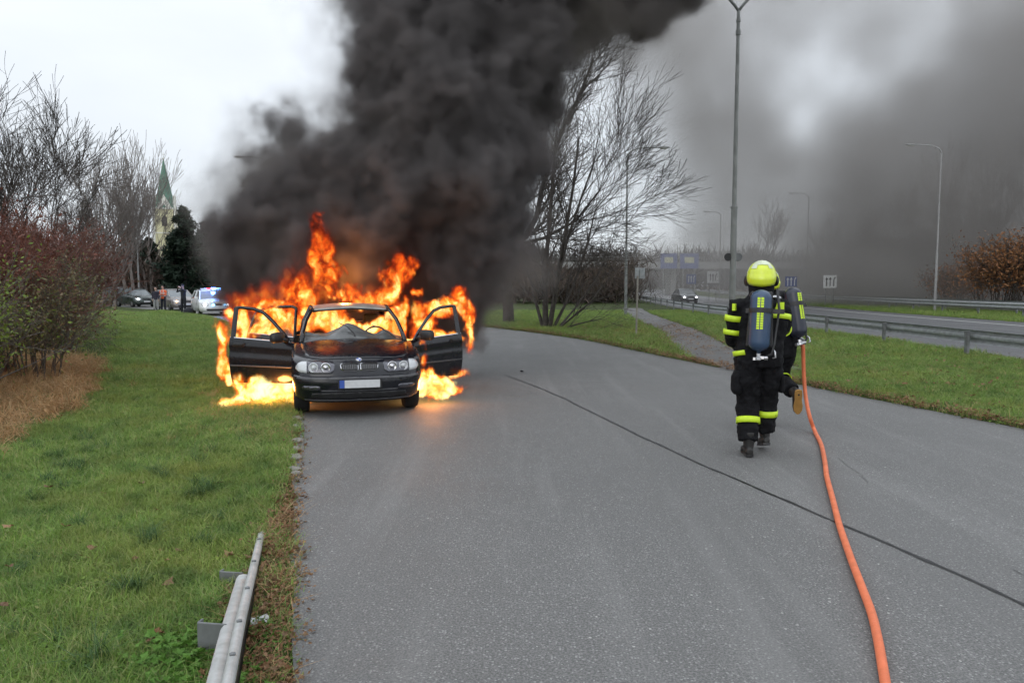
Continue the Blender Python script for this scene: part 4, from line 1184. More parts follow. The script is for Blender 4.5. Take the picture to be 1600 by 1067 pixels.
def boolean_cut(obj, cutters):
    for c in cutters:
        m = obj.modifiers.new('cut', 'BOOLEAN'); m.operation = 'DIFFERENCE'; m.object = c; m.solver = 'EXACT'
    dg = bpy.context.evaluated_depsgraph_get(); dg.update()
    me = bpy.data.meshes.new_from_object(obj.evaluated_get(dg)); obj.modifiers.clear(); old = obj.data; obj.data = me
    for c in cutters: bpy.data.objects.remove(c)
    return obj

def smooth_auto(o, ang=35):
    me = o.data
    for e in me.edges: pass
    me.polygons.foreach_set('use_smooth', [True]*len(me.polygons))
    try: me.set_sharp_from_angle(angle=radians(ang))
    except Exception: pass

# ---- the burning saloon
saloon = dict(L=4.47, cf=.66, n=3.0, cr=.45, zmid=.60,
    ztop=lambda y: interp(y, [(0,.70),(.10,.715),(.3,.755),(.6,.81),(1.1,.885),(1.4,.92),(2.5,.95),(3.6,.97),(4.2,.965),(4.47,.90)]),
    crown=lambda y: interp(y, [(0,.0),(.12,.015),(.35,.035),(1.2,.045),(3.5,.03),(4.4,.03)]),
    levels=[(.20,.78,.13,4.38),(.235,.81,.05,4.42),(.27,.835,.03,4.44),(.34,.85,.012,4.46),(.44,.86,.0,4.47),(.515,.868,.0,4.47),(.540,.869,.012,4.46),(.552,.868,.045,4.44),
            (.60,.868,.06,4.43),(0,.87,.075,4.43,.3),(0,.868,.095,4.42,.6),(0,.862,.12,4.41,.82),(0,.84,.15,4.39,.95),(0,.80,.19,4.36,1.0)])
O_CAR = Vector((-1.965, 9.5, 0)); YAW_CAR = radians(15.3)
car = empty('burning_car', O_CAR, YAW_CAR, 'dark saloon car on fire with both front doors flung open', 'car')
vs, fs = car_shell(saloon)
bv_car = bvh_of(vs, fs)
body = mesh_obj('body', vs, fs, M_burnt, None); fix_normals(body)
def temp(mb, name='temp'):
    o = mb.build(name); fix_normals(o); return o
arch = []
for x in (-.80, .80):
    for y in (.75, 3.475): arch.append(temp(MB().lathe([(.355,-.22),(.355,.22)], 32, 'X', (x, y, .30))))
cab = [temp(MB().box((0,2.45,.85), (1.46,2.15,.9))), temp(MB().box((-.80,1.79,.66), (.5,1.10,.72))), temp(MB().box((.80,1.79,.66), (.5,1.10,.72))), temp(MB().box((-.80,2.80,.66), (.5,.80,.72)))]
boolean_cut(body, arch + cab); body.parent = car; smooth_auto(body, 40)

# bonnet with its raised panel gap
hood = [(.0,.215),(.25,.225),(.45,.25),(.60,.32),(.68,.46),(.715,.75),(.735,1.0),(.74,1.18),(.5,1.25),(0,1.28)]
hood = hood + [(-x, y) for x, y in hood[::-1][1:-1]]
hood_o = patch('bonnet', hood, bv_car, 'T', .008, M_burnt, car, .09, .014)
# kidney grilles, lamps, bumper trim: all laid on the nose from the front
def mir(poly, s_): return [(x*s_, z) for x, z in poly]
for s_ in (-1, 1):
    lamp_out = mir([(.335,.735),(.31,.70),(.325,.62),(.36,.588),(.60,.585),(.66,.592),(.655,.738),(.5,.745)], s_)
    h_ = patch('headlight', lamp_out, bv_car, 'F', .014, M_lampbowl, car, .04, .02)
    patch('indicator', mir([(.665,.594),(.76,.60),(.805,.635),(.80,.67),(.765,.715),(.72,.735),(.662,.740)], s_), bv_car, 'F', .016, M_lampclear, car, .04, .02)
    for cx_, r_ in ((.425,.062),(.575,.062)):
        loc, nrm, i, d = bv_car.ray_cast(Vector((cx_*s_, -3, .662)), Vector((0,1,0)))
        q = nrm.to_track_quat('Y','Z') if nrm else None
        rb = MB().lathe([(r_, -.004), (r_*1.04, -.02), (r_*.90, -.024), (r_*.72, -.012), (r_*.5, -.004), (r_*.42, -.018), (r_*.2, -.03), (.003, -.034)], 20, 'Y').build('reflector', M_chrome if cx_ < .5 else M_lampclear, h_, smooth=True)
        rb.location = loc + Vector((0,-.014,0)); rb.rotation_euler = (0,0, (.22 if cx_ > .5 else .10)*s_)
    kid = mir([(.012,.705),(.012,.625),(.04,.612),(.20,.618),(.235,.64),(.245,.69),(.225,.712),(.05,.716)], s_)
    patch('grille_surround', kid, bv_car, 'F', .022, M_chrome, car, .04, .02)
    kin = mir([(.020,.699),(.020,.630),(.044,.619),(.198,.624),(.227,.644),(.236,.690),(.219,.706),(.052,.710)], s_)
    g_ = patch('grille', kin, bv_car, 'F', .0245, M_dark, car, .04, .008)
    for k in range(8):
        x0 = (.045 + .0225*k) * s_
        loc, nrm, i, d = bv_car.ray_cast(Vector((x0, -3, .66)), Vector((0,1,0)))
        MB().box((x0, loc.y - .029, .664), (.006,.012,.062)).build('slat', M_chrome, g_)
    patch('fog_light', mir([(.50,.385),(.50,.418),(.53,.43),(.70,.428),(.735,.41),(.72,.385),(.66,.375),(.54,.375)], s_), bv_car, 'F', .008, M_lampbowl, car, .05, .012)
strip_ = [(-.84,.515),(-.4,.513),(0,.512),(.4,.513),(.84,.515),(.84,.548),(.4,.546),(0,.545),(-.4,.546),(-.84,.548)]
patch('bumper_strip', strip_, bv_car, 'F', .008, M_strip, car, .06, .012)
patch('lower_intake', [(-.60,.335),(-.62,.285),(-.5,.262),(0,.258),(.5,.262),(.62,.285),(.60,.335),(0,.345)], bv_car, 'F', .006, M_dark, car, .06, .01)
patch('lip', [(-.68,.225),(0,.222),(.68,.225),(.70,.243),(0,.240),(-.70,.243)], bv_car, 'F', .012, M_strip, car, .05, .012)
patch('bumper_slot', [(-.50,.375),(-.48,.36),(0,.355),(.48,.36),(.50,.375),(0,.372)], bv_car, 'F', .004, M_strip, car, .05, .01)
pl = MB().box((0,-.022,.455), (.56,.03,.135)).build('plate_holder', M_dark, car, bevel=.006)
pp = MB().box((.028,-.041,.456), (.448,.006,.10)).build('number_plate', M_plate, car)
MB().box((-.229,-.041,.456), (.062,.006,.10)).build('plate_band', M_plate_blue, pp)
# round emblem on the bonnet edge: ring and blue/white quarters
em = empty('emblem', (0, .195, .748)); em.parent = car; em.rotation_euler = (radians(-58),0,0)
e0 = MB().lathe([(.041,-.002),(.041,.006),(.034,.007),(.033,.003)], 24, 'Y').build('emblem_ring', M_chrome, em)
e0.rotation_euler = (0,0,0)
for k in range(4):
    a0 = pi/2*k; pts_ = [Vector((0,-.006,0))] + [Vector((.030*cos(a0+q*pi/8), -.006, .030*sin(a0+q*pi/8))) for q in range(5)]
    bk = [p + Vector((0,.006,0)) for p in pts_]
    MB().add(pts_+bk, [(0,1,2,3,4,5), (11,10,9,8,7,6)] + [(i,(i+1)%6,6+(i+1)%6,6+i) for i in range(6)]).build('emblem_quarter', (M_white, M_plate_blue)[k % 2], em)
# roof, pillars, rear shelf
def roof_panel(xs, ys, zf, name, m, parent, th=.03):
    vs, fs = [], []; n = len(xs)
    for y, wsc, zz in ys:
        for x in xs: vs.append((x*wsc, y, zz + zf(x)))
    for j in range(len(ys)-1):
        for i in range(n-1): fs.append((j*n+i, j*n+i+1, (j+1)*n+i+1, (j+1)*n+i))
    o = mesh_obj(name, vs, fs, m, parent, True); s_ = o.modifiers.new('t','SOLIDIFY'); s_.thickness = th; s_.offset = -1; return o
roof_panel(np.linspace(-1,1,15), [(1.95,.565,1.335),(2.02,.575,1.352),(2.2,.585,1.375),(2.6,.60,1.392),(3.0,.59,1.378),(3.3,.57,1.34)], lambda x: .045*(1-abs(x)**2.5) - .0*abs(x), 'roof', M_ash, car)
for s_ in (-1,1):
    MB().tube([(.74*s_,1.26,.90),(.715*s_,1.42,1.03),(.665*s_,1.68,1.20),(.59*s_,1.94,1.335),(.575*s_,2.05,1.36)], [.036,.033,.03,.03,.03], 8).build('windscreen_pillar', M_burnt, car, True)
    MB().tube([(.575*s_,2.0,1.355),(.60*s_,2.6,1.385),(.585*s_,3.1,1.365),(.55*s_,3.35,1.33)], [.03]*4, 8).build('roof_rail', M_burnt, car, True)
    MB().tube([(.73*s_,2.38,.95),(.70*s_,2.40,1.15),(.60*s_,2.44,1.37)], [.045,.04,.035], 8).build('door_pillar', M_burnt, car, True)
    MB().tube([(.70*s_,3.75,.98),(.64*s_,3.5,1.2),(.56*s_,3.3,1.34)], [.07,.055,.04], 8).build('rear_pillar', M_burnt, car, True)
MB().tube([(-.57,1.96,1.330),(0,1.91,1.368),(.57,1.96,1.330)], [.013]*3, 8).build('roof_edge', M_dark, car, True)
# the melted windscreen sags over the dashboard
M_sag = mat('sagging_windscreen', (.13,.135,.135), .4, var=.6, scale=5, coat=.5, bump=.4, bscale=12)
vs, fs = [], []
nx, ny = 36, 10
for j in range(ny):
    for i in range(nx):
        q = j/(ny-1); x = -.71 + 1.42*i/(nx-1)
        peak = interp(x, [(-.71,.15),(-.55,.10),(-.38,.09),(-.2,.17),(-.08,.23),(.05,.20),(.2,.10),(.32,.07),(.45,.14),(.52,.13),(.62,.07),(.71,.05)])
        z = .905 + .03*(1-(x/.74)**2) + peak * q**.8 + .012*mnoise.noise(Vector((x*7, q*4, 1)))
        y = 1.25 - .03*(1-(x/.74)**2) + .30*q + .05*mnoise.noise(Vector((x*4, q*3, 6)))
        vs.append((x, y, z))
for j in range(ny-1):
    for i in range(nx-1): fs.append((j*nx+i, j*nx+i+1, (j+1)*nx+i+1, (j+1)*nx+i))
o = mesh_obj('windscreen', vs, fs, M_sag, car, True); s_ = o.modifiers.new('t','SOLIDIFY'); s_.thickness = .008
tag(o, 'melted grey windscreen sagging onto the dashboard')
for pts_ in ([(.02,1.24,.975),(.0,1.27,1.03),(-.10,1.36,1.13),(-.2,1.42,1.17)], [(.60,1.24,.955),(.52,1.28,1.02),(.40,1.38,1.10),(.28,1.45,1.13)]):
    MB().tube(pts_, [.011,.009,.007,.006], 6).build('wiper', M_black, car)
MB().box((0,1.55,.80), (1.40,.28,.20)).build('dashboard', M_seat, car, bevel=.04)
vs = MB(); 
for k in range(20):
    a0, a1 = 2*pi*k/20, 2*pi*(k+1)/20
    vs.tube([(.36+.18*cos(a0),1.82,.93+.16*sin(a0)),(.36+.18*cos(a1),1.82+.0,.93+.16*sin(a1))], [.014,.014], 6, caps=False)
vs.box((.36,1.80,.93), (.3,.03,.05)).build('steering_wheel', M_dark, car)
for x in (-.36,.36):
    sb = MB().box((x,2.32,.55), (.48,.5,.22)).box((x,2.62,.86), (.44,.14,.55), Matrix.Rotation(-.2,3,'X'), .8).box((x,2.70,1.18), (.24,.09,.16))
    sb.build('seat', M_seat, car, bevel=.04)
MB().box((0,3.3,.55), (1.3,.5,.25)).box((0,3.58,.85), (1.3,.15,.5)).build('rear_seat', M_seat, car, bevel=.04)
for x in (-.735, .735):
    for y in (.75, 3.475): make_wheel('wheel', x, y, .312, .205, car)

def door(parent, hinge, ang, side, Ld=1.08, zb=.29, belt0=.90, belt1=.955, front_slope=True, mirror=True, label=None):
    """A door in its own frame: u from the hinge back, v outwards, z up. side -1: on the car's passenger flank in the picture."""
    root = empty('door', hinge, 0); root.parent = parent
    root.rotation_euler = (0,0, side * -ang)
    if label: root['label'] = label
    def P(u, v, z): return Vector((side*v, u, z))
    # panel: curved skin
    nu, nz = 15, 12; vs, fs = [], []
    for sk in (0, 1):
        for j in range(nz):
            for i in range(nu):
                q = i/(nu-1); w = j/(nz-1)
                zt = belt0 + (belt1-belt0)*q; z = zb + (zt-zb)*w + (0.03*(1-q) if j == 0 else 0)
                v = -.055*abs((w-.55)/.55)**2.2 - (.012 if .66 < w < .74 else 0) + .01*(w > .74)
                vs.append(P(q*Ld, v - .085*sk, z))
    N = nu*nz
    for j in range(nz-1):
        for i in range(nu-1):
            a = j*nu+i; fs.append((a, a+1, a+nu+1, a+nu)); fs.append((N+a, N+a+nu, N+a+nu+1, N+a+1))
    for j in range(nz-1):
        for i in (0, nu-1): a = j*nu+i; fs.append((a, a+nu, N+a+nu, N+a))
    for i in range(nu-1):
        for j in (0, nz-1): a = j*nu+i; fs.append((a, a+1, N+a+1, N+a))
    o = mesh_obj('door_panel', vs, fs, M_burnt, root, True); fix_normals(o); smooth_auto(o, 35)
    # rubbing strip, belt trim, handle
    MB().box(P(Ld*.5,.006,.555), (.016,Ld*.985,.022)).build('rubbing_strip', M_strip, root, bevel=.004)
    a, b = P(.04,-.045,belt0+.004), P(Ld,-.045,belt1+.006)
    MB().tube([a, b], [.010,.010], 6).build('belt_trim', M_chrome, root)
    MB().box(P(Ld-.17,.018,.86), (.03,.17,.028)).build('handle', M_dark, root, bevel=.008)
    MB().box(P(Ld-.17,.0,.86), (.02,.20,.06)).build('handle_recess', M_black, root, bevel=.008)
    # window frame
    lean = -.13
    if front_slope: pts_ = [P(.06,-.05,belt0-.03),(P(.20,-.07,belt0+.13)),P(.40,-.11,1.20),P(.58,-.145,1.325),P(.75,-.165,1.375),P(.98,-.165,1.395),P(Ld-.02,-.15,1.385)]
    else: pts_ = [P(.03,-.05,belt0-.02),P(.04,-.14,1.36),P(.12,-.155,1.385),P(.5,-.155,1.37),P(Ld-.1,-.14,1.28),P(Ld,-.06,belt1)]
    f_ = MB()
    for i in range(len(pts_)-1): 
        f_.tube([pts_[i], pts_[i+1]], [.026,.026], 6)
    if front_slope:
        pb = [P(Ld-.035,-.05,belt1-.02), P(Ld-.035,-.15,1.39)]
        f_.tube(pb, [.046,.042], 6, flat=.6)
    f_.build('window_frame', M_burnt, root)
    if mirror:
        mm_ = MB(); c = P(.17,.13,.985)
        sec = [(-.12,.80),(-.105,1.0),(0,1.05),(.09,1.0),(.115,.85)]
        vs, fs = [], []
        for dx, k in sec:
            for a_ in range(10):
                q = 2*pi*a_/10; vs.append(c + Vector((side*(dx+.0), .055*k*sin(q)*1.0, .075*k*(abs(cos(q))**.6)*(1 if cos(q) > 0 else -1))))
        for i in range(len(sec)-1):
            for k in range(10): k2 = (k+1)%10; fs.append((i*10+k, i*10+k2, (i+1)*10+k2, (i+1)*10+k))
        fs += [tuple(range(9,-1,-1)), tuple(range(len(vs)-10, len(vs)))]
        mo = mesh_obj('mirror', vs, fs, M_black, root, True); mo.rotation_euler = (0,0,0)
        MB().tube([P(.12,-.03,.93), P(.15,.06,.965)], [.03,.035], 8).build('mirror_arm', M_black, root, True)
    return root
door(car, (-.845,1.24,0), radians(58), -1, label='open passenger door with fire behind it')
door(car, (.845,1.24,0), radians(55), 1, label='open driver door with fire in its window')
door(car, (-.845,2.42,0), radians(62), -1, Ld=.85, front_slope=False, mirror=False, label='open rear door wrapped in flames')
# molten trim burning on the scuttle and front wing gaps is part of the flames below

# ---- plain cars in the distance
def small_car(name, loc, yaw, L, W, H, belt, m, label, wagon=True, hood=1.05, heads=True, group=None, glass=None, bar=False, stripe=None, headm=None, cat='car', grp_lights=False):
    root = empty(name, loc, yaw, label, cat, group); s_ = W/1.74
    spec = dict(L=L, cf=.62, cr=.42, zmid=.55, ztop=lambda y: interp(y, [(0,belt-.24),(.3,belt-.16),(hood,belt-.02),(L*.5,belt),(L-.1,belt+.02),(L,belt)]),
        crown=lambda y: .05, levels=[(.22,W*.45,.1,L-.08),(.30,W*.485,.02,L-.02),(.48,W*.5,.0,L),(.55,W*.5,.04,L-.02),(0,W*.5,.06,L-.03,.4),(0,W*.49,.10,L-.04,.85),(0,W*.46,.16,L-.08,1.0)])
    vs, fs = car_shell(spec); bv = bvh_of(vs, fs)
    b = mesh_obj('body', vs, fs, m, root, True); fix_normals(b); smooth_auto(b, 40)
    # cabin: glass box with body-coloured roof and pillars
    yb0, yt0 = hood, hood + .85
    yt1, yb1 = (L - .45, L - .12) if wagon else (L - 1.35, L - .75)
    hw, tw = W*.46, W*.36
    base = [(-hw*.94,yb0,belt-.03),(hw*.94,yb0,belt-.03),(hw,yb1,belt),(-hw,yb1,belt)]
    mid = [(-hw*.97,yb0+.06,belt+.02),(hw*.97,yb0+.06,belt+.02),(hw,yb1,belt+.02),(-hw,yb1,belt+.02)]
    top = [(-tw,yt0,H-.05),(tw,yt0,H-.05),(tw,yt1,H-.05),(-tw,yt1,H-.05)]
    gm = glass or M_carglass
    v8 = base + top
    MB().add(v8, [(0,1,5,4),(1,2,6,5),(2,3,7,6),(3,0,4,7),(4,5,6,7)]).build('window', gm, root)
    rx = MB(); xs = np.linspace(-1,1,9)
    rv, rf = [], []
    for y, k, z in [(yt0-.06,.97,H-.075),(yt0+.1,1.0,H-.04),((yt0+yt1)/2,1.03,H-.01),(yt1,1.0,H-.045),(yt1+.05,.95,H-.09)]:
        for x in xs: rv.append((x*tw*k, y, z + .03*(1-x*x)))
    for j in range(4):
        for i in range(8): rf.append((j*9+i, j*9+i+1, (j+1)*9+i+1, (j+1)*9+i))
    ro = mesh_obj('roof', rv, rf, m, root, True); sm = ro.modifiers.new('t','SOLIDIFY'); sm.thickness = .05; sm.offset = -1
    for q in (-1,1):
        for (a, b_) in (((hw*.95*q,yb0,belt-.02),(tw*q,yt0,H-.06)), ((hw*q,(yb0+yb1)/2+.1,belt),(tw*1.02*q,(yt0+yt1)/2,H-.05)), ((hw*q,yb1,belt),(tw*q,yt1,H-.06))):
            MB().tube([a, b_], [.04,.035], 6).build('pillar', m, root)
        MB().box((hw*1.12*q, yb0+.35, belt+.06), (.2,.1,.13)).build('mirror', m, root, bevel=.03)
        hl = [(.40*s_*q,belt-.24),(.42*s_*q,belt-.38),(.74*s_*q,belt-.36),(.80*s_*q,belt-.24),(.74*s_*q,belt-.20)]
        hb = patch('headlight', hl, bv, 'F', .012, M_lampclear, root, .08, .02)
        if heads:
            loc_, nrm, i, d = bv.ray_cast(Vector((.60*s_*q, -3, belt-.30)), Vector((0,1,0)))
            MB().ball(loc_ + Vector((0,-.03,0)), (.085,.05,.07), 10, 8).build('lit_bulb', headm or M_head_on, hb)
        for y in (.85, L-.85): make_wheel('wheel', (W*.5-.10)*q, y, .31, .2, root)
    patch('grille', [(-.30*s_,belt-.24),(-.28*s_,belt-.36),(.28*s_,belt-.36),(.30*s_,belt-.24)], bv, 'F', .01, M_dark, root, .08, .015)
    patch('lower_intake', [(-.55*s_,.40),(-.5*s_,.30),(.5*s_,.30),(.55*s_,.40)], bv, 'F', .01, M_dark, root, .08, .015)
    MB().box((0,-.025,.46), (.50,.02,.11)).build('number_plate', M_plate, root)
    if wagon:
        for q in (-1,1): MB().tube([(tw*.9*q,yt0+.2,H-.01),(tw*.9*q,yt0+.3,H+.05),(tw*.9*q,yt1-.3,H+.05),(tw*.9*q,yt1-.2,H-.01)], [.018]*4, 6).build('roof_rail', M_dark, root)
    return root, bv
M_silver = paint('silver_paint', (.74,.76,.77), metal=.1); M_dkgreen = paint('dark_green_paint', (.035,.05,.045)); M_dkgrey = paint('dark_grey_paint', (.07,.075,.08)); M_brownc = paint('brown_silver_paint', (.22,.20,.19)); M_palegrn = paint('pale_grey_green_paint', (.22,.25,.25))
def road_car(px, Yd, **k):
    p = at(px, 447, Yd); return (p.x, Yd, 0)
pc_, bvp = small_car('police_car', road_car(338,42.5), radians(30), 4.55, 1.80, 1.48, .95, M_silver, 'silver police estate car with lit blue roof bar and blue grille lights', glass=M_carglass_pale)
lb = MB().box((0,2.25,1.53), (1.15,.26,.09)).build('light_bar', M_lampclear, pc_, bevel=.03)
MB().box((.30,2.25,1.555), (.50,.27,.12)).build('blue_beacon', M_blue_on, lb, bevel=.03)
MB().box((-.12,2.25,1.55), (.22,.27,.08)).build('red_beacon', M_red_on, lb, bevel=.02)
for x in (-.2,.45): MB().ball((x,-.04,.64), (.10,.04,.06), 8, 6).build('grille_light', M_bluegrill_on, pc_)
bl = bpy.data.lights.new('beacon_light','POINT'); bl.energy = 260; bl.color = (.1,.25,1); bl.shadow_soft_size = .12
blo = bpy.data.objects.new('beacon_light', bl); COL.objects.link(blo); blo.location = Vector(road_car(338,42.5)) + Vector((-.9,1.9,2.0)); blo['kind'] = 'helper'
small_car('parked_car', road_car(291,51), radians(42), 4.5, 1.78, 1.50, .96, M_brownc, 'dusty brown silver car with an amber lit lamp behind the man in black', glass=M_carglass_pale, headm=M_amber_on)
small_car('parked_car', road_car(229,60), radians(48), 4.55, 1.78, 1.48, .96, M_dkgreen, 'dark green estate car with lit headlights at the head of the queue by the lamp', glass=M_carglass_pale)
small_car('parked_car', road_car(212,67), radians(54), 4.7, 1.82, 1.62, 1.05, M_palegrn, 'pale grey car with a roof rack behind the dark green one', heads=False, glass=M_carglass_pale)
small_car('motorway_car', (at(1080,447,72).x,72,0), radians(4), 4.2, 1.72, 1.46, .93, M_dkgrey, 'dark car with bright headlights driving on the motorway towards the bridge sign', wagon=False)
small_car('motorway_car', (at(948,447,118).x,118,0), radians(4), 4.2, 1.72, 1.46, .93, M_dkgrey, 'far car seen as two headlights through the bare branches', wagon=False)
# ------------------------------------------------------------------ people
M_cloth_black = mat('fire_suit_black', (.008,.008,.010), .85, var=.45, scale=9, bump=.6, bscale=45, spec=.22)
M_cloth_dark = mat('dark_uniform', (.018,.02,.028), .85, var=.3)
M_hiviz = mat('reflective_yellow', (.62,.85,.03), .5, var=.12, scale=20)
M_helmet = mat('helmet_yellow_green', (.68,.80,.04), .30, var=.08, coat=.6)
M_helmet_pale = mat('helmet_reflective_strip', (.62,.68,.50), .35, var=.1)
M_tank_blue = mat('blue_air_cylinder', (.030,.065,.13), .42, var=.25, scale=5, coat=.25, dirt=.25, dirtcol=(.05,.06,.08))
M_tank_navy = mat('navy_air_cylinder', (.014,.018,.035), .42, var=.25, scale=5, coat=.25)
M_steel = mat('valve_steel', (.5,.5,.52), .25, metal=.9, var=.1)
M_boot = mat('black_boot_leather', (.015,.014,.013), .5, var=.3, bump=.3)
M_sole = mat('ochre_boot_sole', (.42,.22,.05), .7, var=.3)
M_glove = mat('dark_glove', (.03,.03,.03), .8, var=.3)
M_skin = mat('skin', (.48,.30,.22), .55, var=.1)
M_hair = mat('dark_hair', (.03,.022,.018), .7, var=.3)
M_orange_vest = mat('orange_vest', (.85,.16,.05), .6, var=.1)
M_vest_strip = mat('vest_silver_strip', (.65,.65,.62), .4)
M_grey_trouser = mat('pale_grey_trousers', (.30,.30,.28), .8, var=.15)
M_jacket_navy = mat('navy_jacket', (.025,.022,.035), .8, var=.2)
M_pink = mat('pink_scarf', (.55,.28,.28), .8)

def limb(mb, pts, rads, side=(1,0,0), n=14):
    """Rings of elliptic section along a path; rads are (a across, b deep)."""
    pts = [Vector(p) for p in pts]; vs, fs = [], []; side = Vector(side).normalized()
    for i, p in enumerate(pts):
        t = (pts[min(i+1, len(pts)-1)] - pts[max(i-1, 0)]).normalized()
        a = (side - t * side.dot(t)).normalized(); b = t.cross(a).normalized()
        ra, rb = rads[i] if hasattr(rads[i], '__len__') else (rads[i], rads[i])
        for k in range(n):
            q = 2*pi*k/n; vs.append(p + a*cos(q)*ra + b*sin(q)*rb)
    for i in range(len(pts)-1):
        for k in range(n):
            k2 = (k+1)%n; fs.append((i*n+k, i*n+k2, (i+1)*n+k2, (i+1)*n+k))
    fs += [tuple(range(n-1,-1,-1)), tuple(range((len(pts)-1)*n, len(pts)*n))]
    mb.add(vs, fs)

def organic(mb, name, m, parent, voxel=.014, disp=.0, dscale=.12, smooth_it=4):
    o = mb.build(name, m); fix_normals(o)
    r = o.modifiers.new('r','REMESH'); r.mode = 'VOXEL'; r.voxel_size = voxel
    s_ = o.modifiers.new('s','SMOOTH'); s_.iterations = smooth_it; s_.factor = .6
    if disp:
        tx = bpy.data.textures.new(name+'_folds','CLOUDS'); tx.noise_scale = dscale; tx.noise_depth = 2
        d = o.modifiers.new('d','DISPLACE'); d.texture = tx; d.strength = disp; d.mid_level = .5
    dg = bpy.context.evaluated_depsgraph_get(); dg.update()
    me = bpy.data.meshes.new_from_object(o.evaluated_get(dg)); o.modifiers.clear(); o.data = me
    me.polygons.foreach_set('use_smooth', [True]*len(me.polygons))
    o.parent = parent; return o

def hand(mb, wrist, d, palm_n, s=1.0, curl=.9, thumb=1):
    """Palm and five bent fingers; d points along the hand, palm_n out of the palm."""
    w = Vector(wrist); d = Vector(d).normalized(); n = Vector(palm_n); n = (n - d*n.dot(d)).normalized(); a = d.cross(n)
    limb(mb, [w, w+d*.04*s, w+d*.09*s], [(.03*s,.022*s),(.043*s,.022*s),(.042*s,.018*s)], a, 10)
    for k, (off, L) in enumerate(((-.033,.075),(-.011,.085),(.011,.08),(.033,.062))):
        p = w + d*.085*s + a*off*s; dd = d.copy(); pts = [p]
        for j in range(3):
            dd = (Matrix.Rotation(-curl*.5, 3, a) @ dd); 
            if dd.dot(n) < -0.2 and j == 0: dd = (Matrix.Rotation(curl, 3, a) @ dd)
            p = p + dd*L*s/3; pts.append(p)
        limb(mb, pts, [.0105*s,.0105*s,.0095*s,.007*s], a, 8)
    p = w + d*.03*s - a*.035*s*thumb
    limb(mb, [p, p - a*.028*s*thumb + d*.02*s + n*.012*s, p - a*.03*s*thumb + d*.05*s + n*.03*s], [.013*s,.012*s,.008*s], n, 8)

